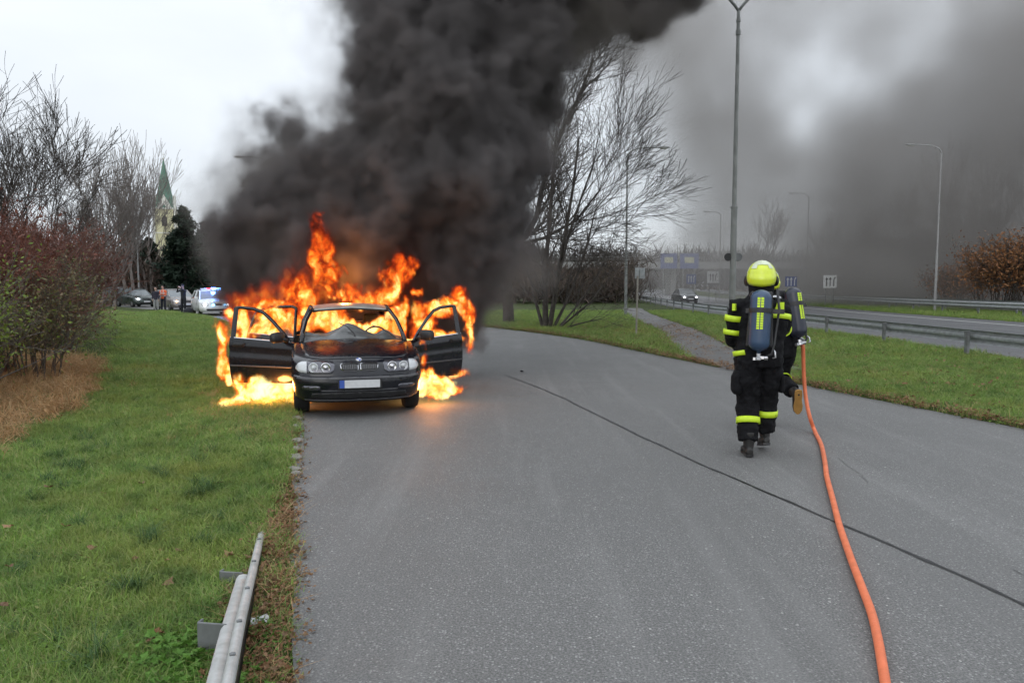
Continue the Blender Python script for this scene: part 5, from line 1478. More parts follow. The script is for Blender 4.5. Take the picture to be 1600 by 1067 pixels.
def person(name, loc, yaw, J, R, label, mats, group=None, voxel=.014, disp=.012, parts=True, short=False):
    """J: joint positions, R: torso radii. Returns the root; the body is one continuous mesh under its clothes."""
    root = empty('person', loc, yaw, label, 'person', group)
    h = Vector(J['head']); nk = Vector(J['neck']); pe = Vector(J['pelvis'])
    b = MB()
    limb(b, [pe+Vector((0,0,-.06)), pe+Vector((0,0,.1)), pe.lerp(nk,.5), nk+Vector((0,0,-.14)), nk+Vector((0,0,-.05)), nk, h+Vector((0,0,-.06))],
         [(.13,.10),(.14,.10),(.13,.10),(.17,.11),(.10,.08),(.058,.06),(.055,.06)], (1,0,0))
    b.ball(h, (.075,.095,.115), 14, 10)
    f = Vector(J.get('face', (0,1,0))).normalized(); sx = f.cross(Vector((0,0,1)))
    b.ball(h + f*.098 + Vector((0,0,-.01)), (.014,.02,.022), 8, 6)
    for s_ in (-1,1): b.ball(h + sx*.078*s_, (.012,.02,.03), 8, 6)
    for sd in ('l','r'):
        sh, el, wr = (Vector(J[k+sd]) for k in ('sh_','el_','wr_')); hp, kn, an = (Vector(J[k+sd]) for k in ('hp_','kn_','an_'))
        limb(b, [nk+Vector((0,0,-.10)), sh, el, wr], [.06,.055,.042,.028], (0,1,0)); limb(b, [pe, hp, kn, an], [.09,.085,.055,.042], (1,0,0))
    organic(b, 'body', M_skin, root, .02, 0, smooth_it=2)
    # jacket: torso and both sleeves grown together
    jk = MB(); T = R['torso']
    limb(jk, [Vector(p) for p, r in T], [r for p, r in T], R.get('side', (1,0,0)), 20)
    for sd in ('l','r'):
        sh, el, wr = (Vector(J[k+sd]) for k in ('sh_','el_','wr_')); a_ = R.get('arm', .075)
        mid = nk.lerp(sh, .45) + Vector((0,0,-.06))
        limb(jk, [mid, sh, sh.lerp(el,.5), el, el.lerp(wr,.55), wr], [a_*1.15, a_*1.12, a_*1.0, a_*.95, a_*.82, a_*.70], (0,0,1))
    organic(jk, 'jacket', mats['jacket'], root, voxel, disp, .10)
    tr = MB(); l_ = R.get('leg', (.125,.10,.088))
    for sd in ('l','r'):
        hp, kn, an = (Vector(J[k+sd]) for k in ('hp_','kn_','an_')); up = hp + Vector((0,0,.06))
        e = an + (kn-an).normalized()*R.get('hem', .05)
        limb(tr, [pe+Vector((0,0,.08)), up.lerp(hp,.5), hp.lerp(kn,.35), kn, kn.lerp(e,.5), e], [(.17,.13),(l_[0]*1.02,l_[0]*1.1),(l_[0]*.95,l_[0]),(l_[1],l_[1]*1.02),(l_[2]*1.03,l_[2]*1.05),(l_[2],l_[2])], (1,0,0), 18)
    organic(tr, 'trousers', mats['trousers'], root, voxel, disp*1.1, .085)
    for sd in ('l','r'):
        an = Vector(J['an_'+sd]); t_ = Vector(J.get('toe_'+sd, (0,1,0))).normalized(); up = Vector(J.get('foot_up_'+sd, (0,0,1))).normalized()
        bt = MB(); sx_ = t_.cross(up).normalized()
        limb(bt, [an+up*.14, an+up*.05, an-up*.02], [(.060,.068),(.055,.062),(.05,.065)], sx_, 14)
        heel = an - up*.055 - t_*.075
        limb(bt, [heel, heel+t_*.05, heel+t_*.13+up*.012, heel+t_*.21, heel+t_*.275-up*.008, heel+t_*.295-up*.012], [(.030,.034),(.045,.050),(.048,.048),(.052,.036),(.042,.028),(.02,.016)], sx_, 14)
        bo = organic(bt, 'boot', M_boot, root, .009, 0, smooth_it=3)
        so = MB(); out = [(-.078,.0),(-.07,.036),(-.03,.042),(.05,.038),(.12,.050),(.18,.046),(.22,.02),(.225,0)]
        out = out + [(x, -y) for x, y in out[::-1][1:-1]]; n_ = len(out)
        for z in (-.100, -.078): so.v += [tuple(an + t_*x + sx_*y + up*z) for x, y in out]
        so.f = [tuple(range(n_)), tuple(range(2*n_-1, n_-1, -1))] + [(i,(i+1)%n_,n_+(i+1)%n_,n_+i) for i in range(n_)]; so.m = [0]*len(so.f)
        fix_normals(so.build('sole', mats.get('sole', M_black), bo))
        hb = MB(); el, wr = Vector(J['el_'+sd]), Vector(J['wr_'+sd])
        hand(hb, wr, J.get('hand_'+sd, wr-el), J.get('palm_'+sd, (-1 if sd == 'r' else 1,0,0)), 1.12 if mats.get('glove') else 1.0, .8, 1 if sd == 'l' else -1)
        organic(hb, 'hand', mats.get('glove', M_skin), root, .006, 0, smooth_it=1)
    return root

def band(root, a, b, q, w, r, m=None, side=(1,0,0), name='reflective_band', n=24, arc=None):
    """Reflective band round a limb from a to b at share q."""
    a, b = Vector(a), Vector(b); d = (b-a).normalized(); c = a.lerp(b, q); side = Vector(side); x = (side - d*side.dot(d)).normalized(); y = d.cross(x)
    ra, rb = r if hasattr(r, '__len__') else (r, r); vs, fs = [], []
    lo, hi = arc if arc else (0, 2*pi); full = arc is None; m_ = n if full else n+1
    for rr in (0, -.01):
        for s_ in (-.5, .5):
            for k in range(m_):
                t_ = lo + (hi-lo)*k/n; vs.append(c + d*w*s_ + x*cos(t_)*(ra+rr) + y*sin(t_)*(rb+rr))
    for k in range(n):
        k2 = (k+1) % m_
        fs += [(k,k2,m_+k2,m_+k), (2*m_+k,3*m_+k,3*m_+k2,2*m_+k2), (k,2*m_+k,2*m_+k2,k2), (m_+k,m_+k2,3*m_+k2,3*m_+k)]
    o = mesh_obj(name, vs, fs, m or M_hiviz, root, True); fix_normals(o); return o

def helmet(root, c, f, s=1.0):
    """Fire helmet: dome with a crest line, pale reflective panel, side blocks, rear brim and neck flap."""
    c = Vector(c); f = Vector(f).normalized(); yawm = Matrix.Rotation(atan2(-f.x, f.y), 3, 'Z')
    vs, fs = [], []; nu, nv = 28, 14
    for j in range(nv+1):
        th = (pi*.64)*j/nv
        for i in range(nu):
            ph = 2*pi*i/nu; fr = sin(ph)
            rx, ry, rz = .140*s, .165*s, .155*s
            flare = 1 + (.10 if th > pi*.5 else 0)*max(0,-fr)
            z = rz*cos(th) + (.02*s*max(0,fr) if th > pi*.4 else 0) - (.035*s*max(0,-fr)*(th/(pi*.64))**3)
            crest = 1 + .03*math.exp(-(cos(ph)/.18)**2)
            vs.append(c + yawm @ Vector((rx*sin(th)*cos(ph)*flare, ry*sin(th)*fr*flare, z*crest)))
    for j in range(nv):
        for i in range(nu): i2 = (i+1)%nu; fs.append((j*nu+i, (j+1)*nu+i, (j+1)*nu+i2, j*nu+i2))
    o = mesh_obj('helmet', vs, fs, M_helmet, root, True); sm = o.modifiers.new('t','SOLIDIFY'); sm.thickness = .012; sm.offset = -1
    # pale reflective panel across the top
    vs, fs = [], []
    for j in range(7):
        th = .28 + .80*j/6
        for i in range(15):
            ph = -pi/2 - .95 + 1.9*i/14
            k = 1.018
            vs.append(c + yawm @ Vector((.140*s*sin(th)*cos(ph)*k, .165*s*sin(th)*sin(ph)*k, .155*s*cos(th)*k*(1+.03*math.exp(-(cos(ph)/.18)**2)))))
    for j in range(6):
        for i in range(14):
            if j > 3 and 3 < i < 11 and j > 3: continue
            fs.append((j*15+i, (j+1)*15+i, (j+1)*15+i+1, j*15+i+1))
    mesh_obj('reflective_panel', vs, fs, M_helmet_pale, o, True)
    for s_ in (-1,1): MB().ball(c + yawm @ Vector((.135*s*s_, .05*s, -.045*s)), (.025*s,.07*s,.055*s), 12, 8).build('side_block', M_black, o, True)
    fl = MB(); vs, fs = [], []
    for j in range(5):
        q = j/4
        for i in range(19):
            ph = -pi/2 - 1.75 + 3.5*i/18; rr = 1.0 - .12*q
            vs.append(c + yawm @ Vector((.118*s*cos(ph)*rr, .135*s*sin(ph)*rr - .0, -.05*s - .13*s*q + .006*sin(i*2.1))))
    for j in range(4):
        for i in range(18): fs.append((j*19+i, j*19+i+1, (j+1)*19+i+1, (j+1)*19+i))
    nf = mesh_obj('neck_flap', vs, fs, M_cloth_black, o, True); sm = nf.modifiers.new('t','SOLIDIFY'); sm.thickness = .012
    # dark chin strap and visor ahead
    MB().ball(c + yawm @ Vector((0,.115*s,-.02*s)), (.115*s,.07*s,.10*s), 16, 10).build('visor', M_black, o, True)
    return o

def air_set(loc, yaw, tilt, m_tank, label, s=1.0):
    """Breathing set: composite bottle with taped squares, waist strap, back plate, valve and hose."""
    r = empty('breathing_apparatus', loc, yaw, label, 'air cylinder'); r.rotation_euler = (tilt[0], tilt[1], yaw)
    R_ = .100*s; H = .30*s
    prof = [(.018,-H-.015)] + [(R_*sin(a), -H+R_*.85-R_*.85*cos(a)) for a in np.linspace(.18, pi/2, 8)] + [(R_, 0)] + [(R_*sin(a), H-R_*.85-R_*.85*cos(a)) for a in np.linspace(pi/2, pi-.1, 8)] + [(.01,H)]
    bt = MB().lathe(prof, 32).build('cylinder', m_tank, r, True)
    for g, (z0, z1) in enumerate(((.12*s,.22*s), (-.09*s,.075*s))):
        for col in (-1, 1):
            n_ = 4 if g == 0 else 7
            for k in range(n_):
                zz = z0 + (z1-z0)*(k+.5)/n_; a = -pi/2 + col*.17
                hh = (z1-z0)/n_*.42; vs = []
                for dz_ in (-hh, hh):
                    for da in (-.13,-.045,.045,.13): vs.append((cos(a+da)*(R_+.0025), sin(a+da)*(R_+.0025), zz+dz_))
                MB().add(vs, [(0,1,5,4),(1,2,6,5),(2,3,7,6)]).build('reflective_square', M_hiviz, bt)
    st = MB(); 
    for zc, w in ((.095*s,.045),):
        vs, fs = [], []
        for dz_ in (-w/2, w/2):
            for k in range(25): q = pi*.92 + (pi*1.16)*k/24; vs.append((cos(q)*(R_+.008), sin(q)*(R_+.008)-.0, zc+dz_))
        for k in range(24): fs.append((k,k+1,26+k,25+k))
        st.add(vs, fs)
    st.box((.15*s,.03,.095*s), (.14,.02,.045)).box((-.11*s,.03,.095*s), (.06,.02,.045)).build('strap', M_black, r)
    MB().box((0,.115*s,.02), (.26*s,.035,.55*s), None, .8).build('back_plate', M_black, r, bevel=.015)
    v = MB().lathe([(.022,-H-.02),(.022,-H-.055),(.03,-H-.06),(.03,-H-.085),(.012,-H-.09)], 12).box((.035,0,-H-.06), (.06,.03,.03)).box((-.03,.01,-H-.075), (.04,.04,.03))
    v.lathe([(.016,.05),(.022,.055),(.022,.085),(.01,.09)], 10, 'X', (0,0,-H-.06)).build('valve', M_steel, r, bevel=.003)
    MB().tube([(.05,0,-H-.06),(.12,.0,-H-.02),(.14,.02,-H+.08),(.15,.05,-H+.2),(.17,.08,H*.4),(.14,.1,H+.02)], .012, 8).build('air_hose', M_black, r, True)
    MB().tube([(.13,.02,-H+.03),(.15,-.01,-H+.0),(.16,-.01,-H-.05),(.13,.0,-H-.06)], .009, 8).build('gauge_hose', M_steel, r, True)
    return r

# first firefighter, walking away up the road
P0 = Vector((2.50, 7.45, 0))
J = dict(pelvis=(0,.0,.98), neck=(.03,.10,1.62), head=(.05,.15,1.78), face=(.25,1,-.1),
         sh_l=(-.22,.08,1.50), el_l=(-.25,.10,1.22), wr_l=(-.17,.33,1.12), sh_r=(.25,.10,1.50), el_r=(.285,.12,1.29), wr_r=(.24,.38,1.22),
         hp_l=(-.115,0,.90), kn_l=(-.09,.05,.52), an_l=(-.115,-.09,.11), toe_l=(.12,1,0), hp_r=(.11,.02,.90), kn_r=(.125,.12,.53), an_r=(.125,.14,.165), toe_r=(.1,1,-.25), foot_up_r=(0,.25,1))
R = dict(torso=[((0,0,.90),(.23,.17)),((0,.0,1.0),(.24,.185)),((.01,.02,1.15),(.23,.175)),((.03,.04,1.32),(.255,.19)),((.035,.07,1.46),(.28,.185)),((.035,.09,1.55),(.25,.155)),((.03,.10,1.62),(.12,.11)),((.03,.11,1.66),(.09,.09))],
         side=(1,-.3,0), arm=.084, leg=(.135,.108,.100), hem=.045)
ff = person('person', P0, 0, J, R, 'firefighter in black suit and yellow green helmet walking away with a blue air cylinder', dict(jacket=M_cloth_black, trousers=M_cloth_black, glove=M_glove), disp=.05, voxel=.011)
helmet(ff, J['head'] + np.array((0,-.01,.03)), (.3,1,0), 1.04)
band(ff, J['kn_l'], J['an_l'], .42, .062, .119); band(ff, J['kn_r'], J['an_r'], .34, .062, .119)
band(ff, (.03,.05,1.35), (.035,.07,1.46), .35, .055, (.285,.213), side=(1,-.3,0), arc=(pi*1.38, pi*2.02)); band(ff, (.03,.05,1.35), (.035,.07,1.46), .35, .055, (.268,.205), side=(1,-.3,0), arc=(pi*.98, pi*1.12))
band(ff, J['sh_l'], J['el_l'], .42, .06, .098); band(ff, J['sh_l'], J['el_l'], .92, .05, .092)
band(ff, J['el_r'], J['wr_r'], .12, .055, .094); 
band(ff, (0,0,1.0), (-.02,.02,1.15), .40, .05, (.252,.197), side=(1,-.3,.15), arc=(pi*.95, pi*1.32))
# chest-high back lettering patches beside the cylinder
for x0, w, sl in ((.075,.03,.02),(.125,.045,0)):
    vs = []
    for dx, z in ((-w/2,-.035),(w/2,-.035),(w/2+sl,.035),(-w/2+sl,.035)):
        xx = x0+dx; vs.append((xx + .035, .075 - .19*sqrt(max(0,1-(xx/.27)**2)) - .028 - xx*.3, 1.515+z))
    bk = [(a,b+.012,c) for a,b,c in vs]
    MB().add(vs+bk, [(0,1,2,3),(7,6,5,4),(0,4,5,1),(1,5,6,2),(2,6,7,3),(3,7,4,0)]).build('reflective_letter', M_hiviz, ff)
vs = MB().box((-.27,-.02,1.50), (.035,.03,.07), Matrix.Rotation(.9,3,'Z')).build('reflective_letter', M_hiviz, ff)
pk = MB(); limb(pk, [(-.215,.0,.86),(-.225,0,.80),(-.225,0,.66),(-.215,0,.62)], [(.03,.07),(.05,.085),(.055,.09),(.03,.075)], (1,0,0), 14)
organic(pk, 'cargo_pocket', M_cloth_black, ff, .01, .01, .05)
pk = MB(); limb(pk, [(.225,.02,.84),(.235,.02,.78),(.235,.02,.66),(.225,.02,.63)], [(.02,.06),(.035,.07),(.035,.075),(.02,.06)], (1,0,0), 14)
organic(pk, 'cargo_pocket', M_cloth_black, ff, .01, .01, .05)
MB().box((.155,-.10,1.10), (.045,.02,.05)).build('name_tag', M_vest_strip, ff, bevel=.008)
# shoulder straps
for s_ in (-1,1):
    MB().tube([(.035+.10*s_,-.13,1.40),(.04+.11*s_,-.10,1.55),(.04+.12*s_,.02,1.635),(.04+.12*s_,.16,1.58),(.04+.11*s_,.24,1.40)], [.028]*5, 8, flat=.4).build('harness_strap', M_black, ff, True)
MB().ball((.12,-.06,1.60), (.05,.03,.02), 10, 6).ball((.17,-.03,1.59), (.03,.025,.02), 8, 6).build('strap_buckle', M_steel, ff, True)
air_set(P0 + Vector((-.085,-.255,1.375)), -.35, (-.10,.02), M_tank_blue, 'blue air cylinder with yellow taped squares on the nearer firefighter')

# second firefighter, mostly hidden behind the first, carrying the hose
P1 = Vector((3.25, 8.8, 0))
J2 = dict(pelvis=(-.06,.0,.97), neck=(-.10,.20,1.56), head=(-.13,.27,1.74), face=(-.2,1,-.2),
         sh_l=(-.32,.18,1.46), el_l=(-.36,.30,1.2), wr_l=(-.2,.45,1.1), sh_r=(.10,.12,1.46), el_r=(.20,.02,1.24), wr_r=(.165,.10,1.09), hand_r=(-.05,.3,-.35),
         hp_l=(-.16,0,.90), kn_l=(-.15,.30,.56), an_l=(-.15,.18,.11), hp_r=(.02,.02,.90), kn_r=(-.01,.10,.60), an_r=(.045,-.26,.47), toe_r=(.08,.22,-.9), foot_up_r=(-.05,.95,.25))
R2 = dict(torso=[((-.06,0,.86),(.19,.16)),((-.06,.0,.98),(.2,.17)),((-.07,.04,1.15),(.2,.16)),((-.09,.10,1.30),(.225,.175)),((-.11,.15,1.42),(.24,.165)),((-.12,.19,1.50),(.2,.14)),((-.12,.21,1.57),(.1,.1))], side=(1,0,0), arm=.075, leg=(.12,.10,.09), hem=.06)
f2 = person('person', P1, 0, J2, R2, 'firefighter mostly hidden behind the first, one boot kicked up, carrying the hose', dict(jacket=M_cloth_black, trousers=M_cloth_black, glove=M_glove, sole=M_sole), disp=.045, voxel=.013)
helmet(f2, np.array(J2['head']) + np.array((0,0,.03)), (-.2,1,0), .98)
band(f2, J2['kn_r'], J2['an_r'], .18, .05, .112); band(f2, J2['kn_l'], J2['an_l'], .4, .05, .108)
band(f2, (-.09,.1,1.30), (-.11,.15,1.42), .5, .05, (.245,.19)); band(f2, J2['sh_r'], J2['el_r'], .5, .05, .092)
air_set(P1 + Vector((.075,-.12,1.40)), .45, (-.22,.0), M_tank_navy, 'dark navy air cylinder on the firefighter behind')

# hose from the coupling in the hand down to the ground and past the camera
M_hose = mat('orange_hose', (.80,.20,.085), .55, var=.14, scale=12, bump=.25, bscale=140, dirt=.25, dirtcol=(.35,.12,.07))
hp_ = [P1 + Vector((.12,.16,1.12)), P1 + Vector((.165,.0,1.09)), P1+Vector((.205,-.03,1.0)), at(1255,552,8.78), at(1256,585,8.8), at(1259,620,8.75), at(1265,650,8.55)]
for x, y in ((1273,673),(1283,694),(1289,722),(1292,745),(1300,775),(1311,818),(1327,865),(1346,915),(1362,958),(1372,1000),(1379,1040),(1385,1080),(1396,1180),(1420,1350)):
    hp_.append(gp(x, y, .03))
def catmull(P_, k=8):
    out = []; Q = [P_[0]*2-P_[1]] + P_ + [P_[-1]*2-P_[-2]]
    for i in range(1, len(Q)-2):
        for j in range(k):
            t_ = j/k; a, b, c, d = Q[i-1], Q[i], Q[i+1], Q[i+2]
            out.append(.5*((2*b) + (c-a)*t_ + (2*a-5*b+4*c-d)*t_*t_ + (3*b-a-3*c+d)*t_**3))
    return out + [P_[-1]]
hs = MB().tube(catmull(hp_), .0225, 14).build('fire_hose', M_hose, None, True)
tag(hs, 'orange fire hose trailing from the firefighters across the asphalt', 'hose')
cpz = P1 + Vector((.165,.0,1.09))
MB().lathe([(.030,-.07),(.036,-.06),(.036,-.02),(.042,-.015),(.042,.02),(.036,.025),(.036,.06),(.028,.07)], 16, 'Y').build('coupling', M_steel, hs).location = cpz + Vector((.015,-.02,-.03))

# people by the queue of cars
def stand(px, py_feet, Y, Hh, label, mats, pose='plain', yaw=0.0, group=None):
    k = Hh/1.80; p = at(px, 447, Y)
    J = {a: tuple(Vector(b)*k) for a, b in dict(pelvis=(0,0,.95), neck=(0,.02,1.50), head=(0,.04,1.67), sh_l=(-.19,0,1.42), el_l=(-.25,.0,1.14), wr_l=(-.22,.10,.90), sh_r=(.19,0,1.42), el_r=(.25,.0,1.14), wr_r=(.22,.10,.90),
        hp_l=(-.10,0,.88), kn_l=(-.11,.02,.50), an_l=(-.12,0,.10), hp_r=(.10,0,.88), kn_r=(.11,.03,.50), an_r=(.13,.02,.10)).items()}
    if pose == 'photo':
        J.update(el_l=(-.34*k,.14*k,1.32*k), wr_l=(-.10*k,.30*k,1.56*k), el_r=(.34*k,.14*k,1.32*k), wr_r=(.10*k,.30*k,1.56*k))
    if pose == 'folded':
        J.update(wr_l=(.05*k,.22*k,1.15*k), wr_r=(-.05*k,.22*k,1.2*k))
    R_ = dict(torso=[((0,0,.86*k),(.16,.13)),((0,0,1.0*k),(.165,.13)),((0,0,1.2*k),(.17,.13)),((0,.01,1.36*k),(.19,.13)),((0,.02,1.44*k),(.16,.11)),((0,.02,1.50*k),(.07,.07))], arm=.056, leg=(.09,.075,.065), hem=.04)
    r = person('person', (p.x, Y, 0), yaw, J, R_, label, mats, group, .022, .004)
    h = Vector(J['head'])
    if mats.get('hat'): MB().ball(h+Vector((0,0,.06)), (.09,.11,.07), 12, 8).lathe([(.13,-.01),(.13,.0)], 14, 'Z', h+Vector((0,.04,.05))).build('cap', mats['hat'], r, True)
    else: MB().ball(h+Vector((0,-.02,.03)), (.085,.10,.10), 12, 8).build('hair', M_hair, r, True)
    return r, J, k
stand(243,487,50,1.66,'person in a dark jacket and pale grey trousers beside the orange vest', dict(jacket=M_jacket_navy, trousers=M_grey_trouser), yaw=pi+.2)[0]
r, Jv, k = stand(254.5,487,50.5,1.76,'person in an orange reflective vest standing by the green estate car', dict(jacket=M_orange_vest, trousers=M_cloth_dark), 'folded', yaw=pi-.1)
for z in (1.08,1.25): band(r, (0,0,z*k-.02), (0,0,z*k+.02), .5, .05, (.185,.15), M_vest_strip)
for x in (-.09,.09): MB().box((x,.135,1.32*k), (.045,.02,.3)).build('vest_strip', M_vest_strip, r)
stand(286,490,45.8,1.84,'police officer in black with raised arms photographing the fire', dict(jacket=M_cloth_dark, trousers=M_cloth_dark, hat=M_cloth_dark), 'photo', yaw=pi-.35)
p = at(294,447,45.2)
bg = MB(); limb(bg, [(0,0,0),(0,0,.1),(0,0,.28),(0,0,.36),(.0,0,.40)], [(.30,.2),(.36,.24),(.30,.2),(.18,.12),(.05,.05)], (1,0,0), 14)
bo = organic(bg, 'duffel_bag', M_cloth_dark, None, .02, .02, .1); bo.location = (p.x, 45.2, 0)
tag(bo, 'black bag slumped on the road at the feet of the officer in black', 'bag')
# ------------------------------------------------------------------ smoke and flames: density baked into voxel grids
def gn_volume(name, bmin, bmax, voxel, blobs, material, warps=((1.0, 0.5, 3),), carve=None, edge=(0.0, 0.3), power=None, fade=None, zstretch=1.0):
    """blobs: (centre, radii, weight). The field is the largest of weight*(1-|p-c|/r) after the position is stirred by
    noise (warps: scale, amplitude, detail); carve: (scale, detail, amount) takes noise away; edge: (from, to) of the density."""
    g = bpy.data.node_groups.new(name + '_field', 'GeometryNodeTree')
    g.interface.new_socket('Geometry', in_out='OUTPUT', socket_type='NodeSocketGeometry')
    t = NT(g); out = t.new('NodeGroupOutput')
    p0 = t.new('GeometryNodeInputPosition').outputs[0]
    p = p0
    for i, (sc, am, de) in enumerate(warps):
        src = t.vmath('MULTIPLY', p0, (1, 1, 1 / zstretch))
        src = t.vmath('ADD', src, (i * 13.7, 5.1 * i, 0))
        n = t.noise(src, sc, de, 0.55, out='Color')
        n = t.vmath('SCALE', t.vmath('SUBTRACT', n, (.5, .5, .5)), am)
        p = t.vmath('ADD', p, n)
    acc = None
    for c, r, w in blobs:
        if not hasattr(r, '__len__'): r = (r, r, r)
        q = t.vmath('MULTIPLY', t.vmath('SUBTRACT', p, tuple(c)), tuple(1.0 / max(k, 1e-3) for k in r))
        d = t.math('MULTIPLY', t.math('SUBTRACT', 1.0, t.vmath('LENGTH', q)), w)
        acc = d if acc is None else t.math('SMOOTH_MAX', acc, d, 0.12)
    if carve:
        for sc, de, am in carve:
            src = t.vmath('MULTIPLY', p0, (1, 1, 1 / zstretch))
            n = t.noise(t.vmath('ADD', src, (3.3, 8.8, 1.1)), sc, de, 0.6)
            acc = t.math('SUBTRACT', acc, t.math('MULTIPLY', t.math('SUBTRACT', n, 0.5), am))
    d = t.maprange(acc, edge[0], edge[1], 0, 1, smooth=True)
    if power: d = t.math('POWER', d, power)
    vc = t.new('GeometryNodeVolumeCube')
    vc.inputs['Min'].default_value = bmin; vc.inputs['Max'].default_value = bmax
    for ax, k in zip('XYZ', range(3)): vc.inputs['Resolution ' + ax].default_value = max(8, int((bmax[k] - bmin[k]) / voxel))
    t.l.new(d, vc.inputs['Density'])
    sm = t.new('GeometryNodeSetMaterial'); sm.inputs['Material'].default_value = material
    t.l.new(vc.outputs[0], sm.inputs[0]); t.l.new(sm.outputs[0], out.inputs[0])
    me = bpy.data.meshes.new(name); me.materials.append(material)
    o = bpy.data.objects.new(name, me); COL.objects.link(o)
    m = o.modifiers.new('field', 'NODES'); m.node_group = g
    return o

def smoke_mat(name, density, col, aniso=0.1, step=None):
    m, t, out = new_mat(name)
    v = t.new('ShaderNodeVolumePrincipled')
    a = t.new('ShaderNodeAttribute'); a.attribute_name = 'density'
    v.inputs['Density Attribute'].default_value = ''
    v.inputs['Color'].default_value = (*col, 1)
    v.inputs['Anisotropy'].default_value = aniso
    t.l.new(t.math('MULTIPLY', a.outputs['Fac'], density), v.inputs['Density'])
    t.l.new(v.outputs[0], out.inputs['Volume'])
    return m

def flame_mat(name, heat=0.0, k=16.0, gain=1.0):
    """Burning gas, optically thick: each spot glows by its own temperature (folds of noise), thin rims stay dark red."""
    m, t, out = new_mat(name)
    a = t.new('ShaderNodeAttribute'); a.attribute_name = 'density'
    d = a.outputs['Fac']
    g = t.new('ShaderNodeNewGeometry').outputs['Position']
    w = t.noise(g, 3.0, 2, .5, out='Color')
    p = t.vmath('ADD', g, t.vmath('SCALE', t.vmath('SUBTRACT', w, (.5,.5,.5)), .45))
    p = t.vmath('MULTIPLY', p, (1, 1, .62))
    n1 = t.noise(p, 4.5, 3, .6); n2 = t.noise(p, 15.0, 3, .6)
    tt = t.math('ADD', t.math('MULTIPLY', t.math('SUBTRACT', n1, .5), 2.3), t.math('MULTIPLY', t.math('SUBTRACT', n2, .5), 1.1))
    sz = t.new('ShaderNodeSeparateXYZ'); t.l.new(g, sz.inputs[0])      # the gas cools as it climbs
    cool = t.maprange(sz.outputs[2], .9, 2.6, 0, .46)
    tt = t.math('SUBTRACT', t.math('ADD', tt, t.math('ADD', t.math('MULTIPLY', d, .42), .36 + heat)), cool)
    ramp = t.new('ShaderNodeValToRGB'); cr = ramp.color_ramp
    cols = [(0.0, (.02,.003,.002)), (.22, (.11,.010,.003)), (.42, (.36,.030,.004)), (.58, (.55,.085,.006)), (.74, (.75,.22,.02)), (.88, (.9,.45,.08)), (1.0, (1.0,.78,.30))]
    while len(cr.elements) < len(cols): cr.elements.new(.5)
    for i, (q, c) in enumerate(cols): cr.elements[i].position = q; cr.elements[i].color = (*c, 1)
    t.l.new(tt, ramp.inputs[0])
    e = t.new('ShaderNodeEmission'); t.l.new(ramp.outputs[0], e.inputs['Color'])
    t.l.new(t.math('MULTIPLY', d, k * 2.6 * gain), e.inputs['Strength'])
    ab = t.new('ShaderNodeVolumeAbsorption'); ab.inputs['Color'].default_value = (0, 0, 0, 1)
    t.l.new(t.math('MULTIPLY', d, k), ab.inputs['Density'])
    ad = t.new('ShaderNodeAddShader'); t.l.new(e.outputs[0], ad.inputs[0]); t.l.new(ab.outputs[0], ad.inputs[1])
    t.l.new(ad.outputs[0], out.inputs['Volume'])
    return m

def blob(px, py, Y, rpx, w=1.0, ry=None, rz=None):
    k = Y / F_PX
    rx = rpx * k
    return (at(px, py, Y), (rx, ry if ry else rx, rz * k if rz else rx), w)

M_smoke_black = smoke_mat('black_soot_smoke', 15.0, (.215, .20, .20), 0.0)
M_smoke_veil = smoke_mat('thin_brown_smoke', 1.2, (.38, .35, .33), 0.1)
M_smoke_grey = smoke_mat('drifting_grey_smoke', 0.145, (.47, .45, .435), 0.1)
M_flame = flame_mat('flame_gas', 0.10)
M_flame_hot = flame_mat('white_hot_flame', 0.28, 18, 1.15)
M_flame_red = flame_mat('red_translucent_flame', -.15, 1.6, 1.1)

plume = [blob(*a) for a in [
    # px, py, Y, radius px, weight
    (560,440,15.0,150), (685,440,14.4,125), (440,440,15.2,95), (733,428,14.2,64), (720,475,13.9,50),
    (600,370,14.6,160), (700,360,14.2,135), (450,370,15.2,130), (408,400,15.3,72),
    (690,290,14.0,150), (590,290,14.2,110), (470,300,15,100,.8), (735,240,14.2,105),
    (700,200,14.4,160), (640,215,14.6,100), (540,260,15,80,.6), (440,210,15.4,60,.28), (410,270,15.4,75,.22),
    (700,110,15,165), (750,80,15,165), (630,100,15.4,90,.6), (600,40,15.6,70,.4),
    (740,0,15.8,195), (650,-10,16,110,.6), (810,-10,15.8,130), (860,-40,15.8,110),
    (760,-120,16.6,260), (880,-150,16.6,180), (680,-160,16.8,170,.6),
    (820,-300,18,340), (985,-28,15.6,85), (1010,-100,15.8,130), (960,-420,19,340),
]]
o = gn_volume('smoke', (-7.8, 11.9, 0.3), (7.0, 22.0, 14.0), 0.07, plume, M_smoke_black,
              warps=((0.4, 1.5, 2), (1.2, 1.0, 3), (3.6, 0.36, 3)), carve=((0.9, 3, 0.9), (2.6, 4, 0.8)), edge=(0.0, 0.55), power=1.9)
tag(o, 'dense black smoke plume boiling up from the burning car', 'smoke', kind='stuff')

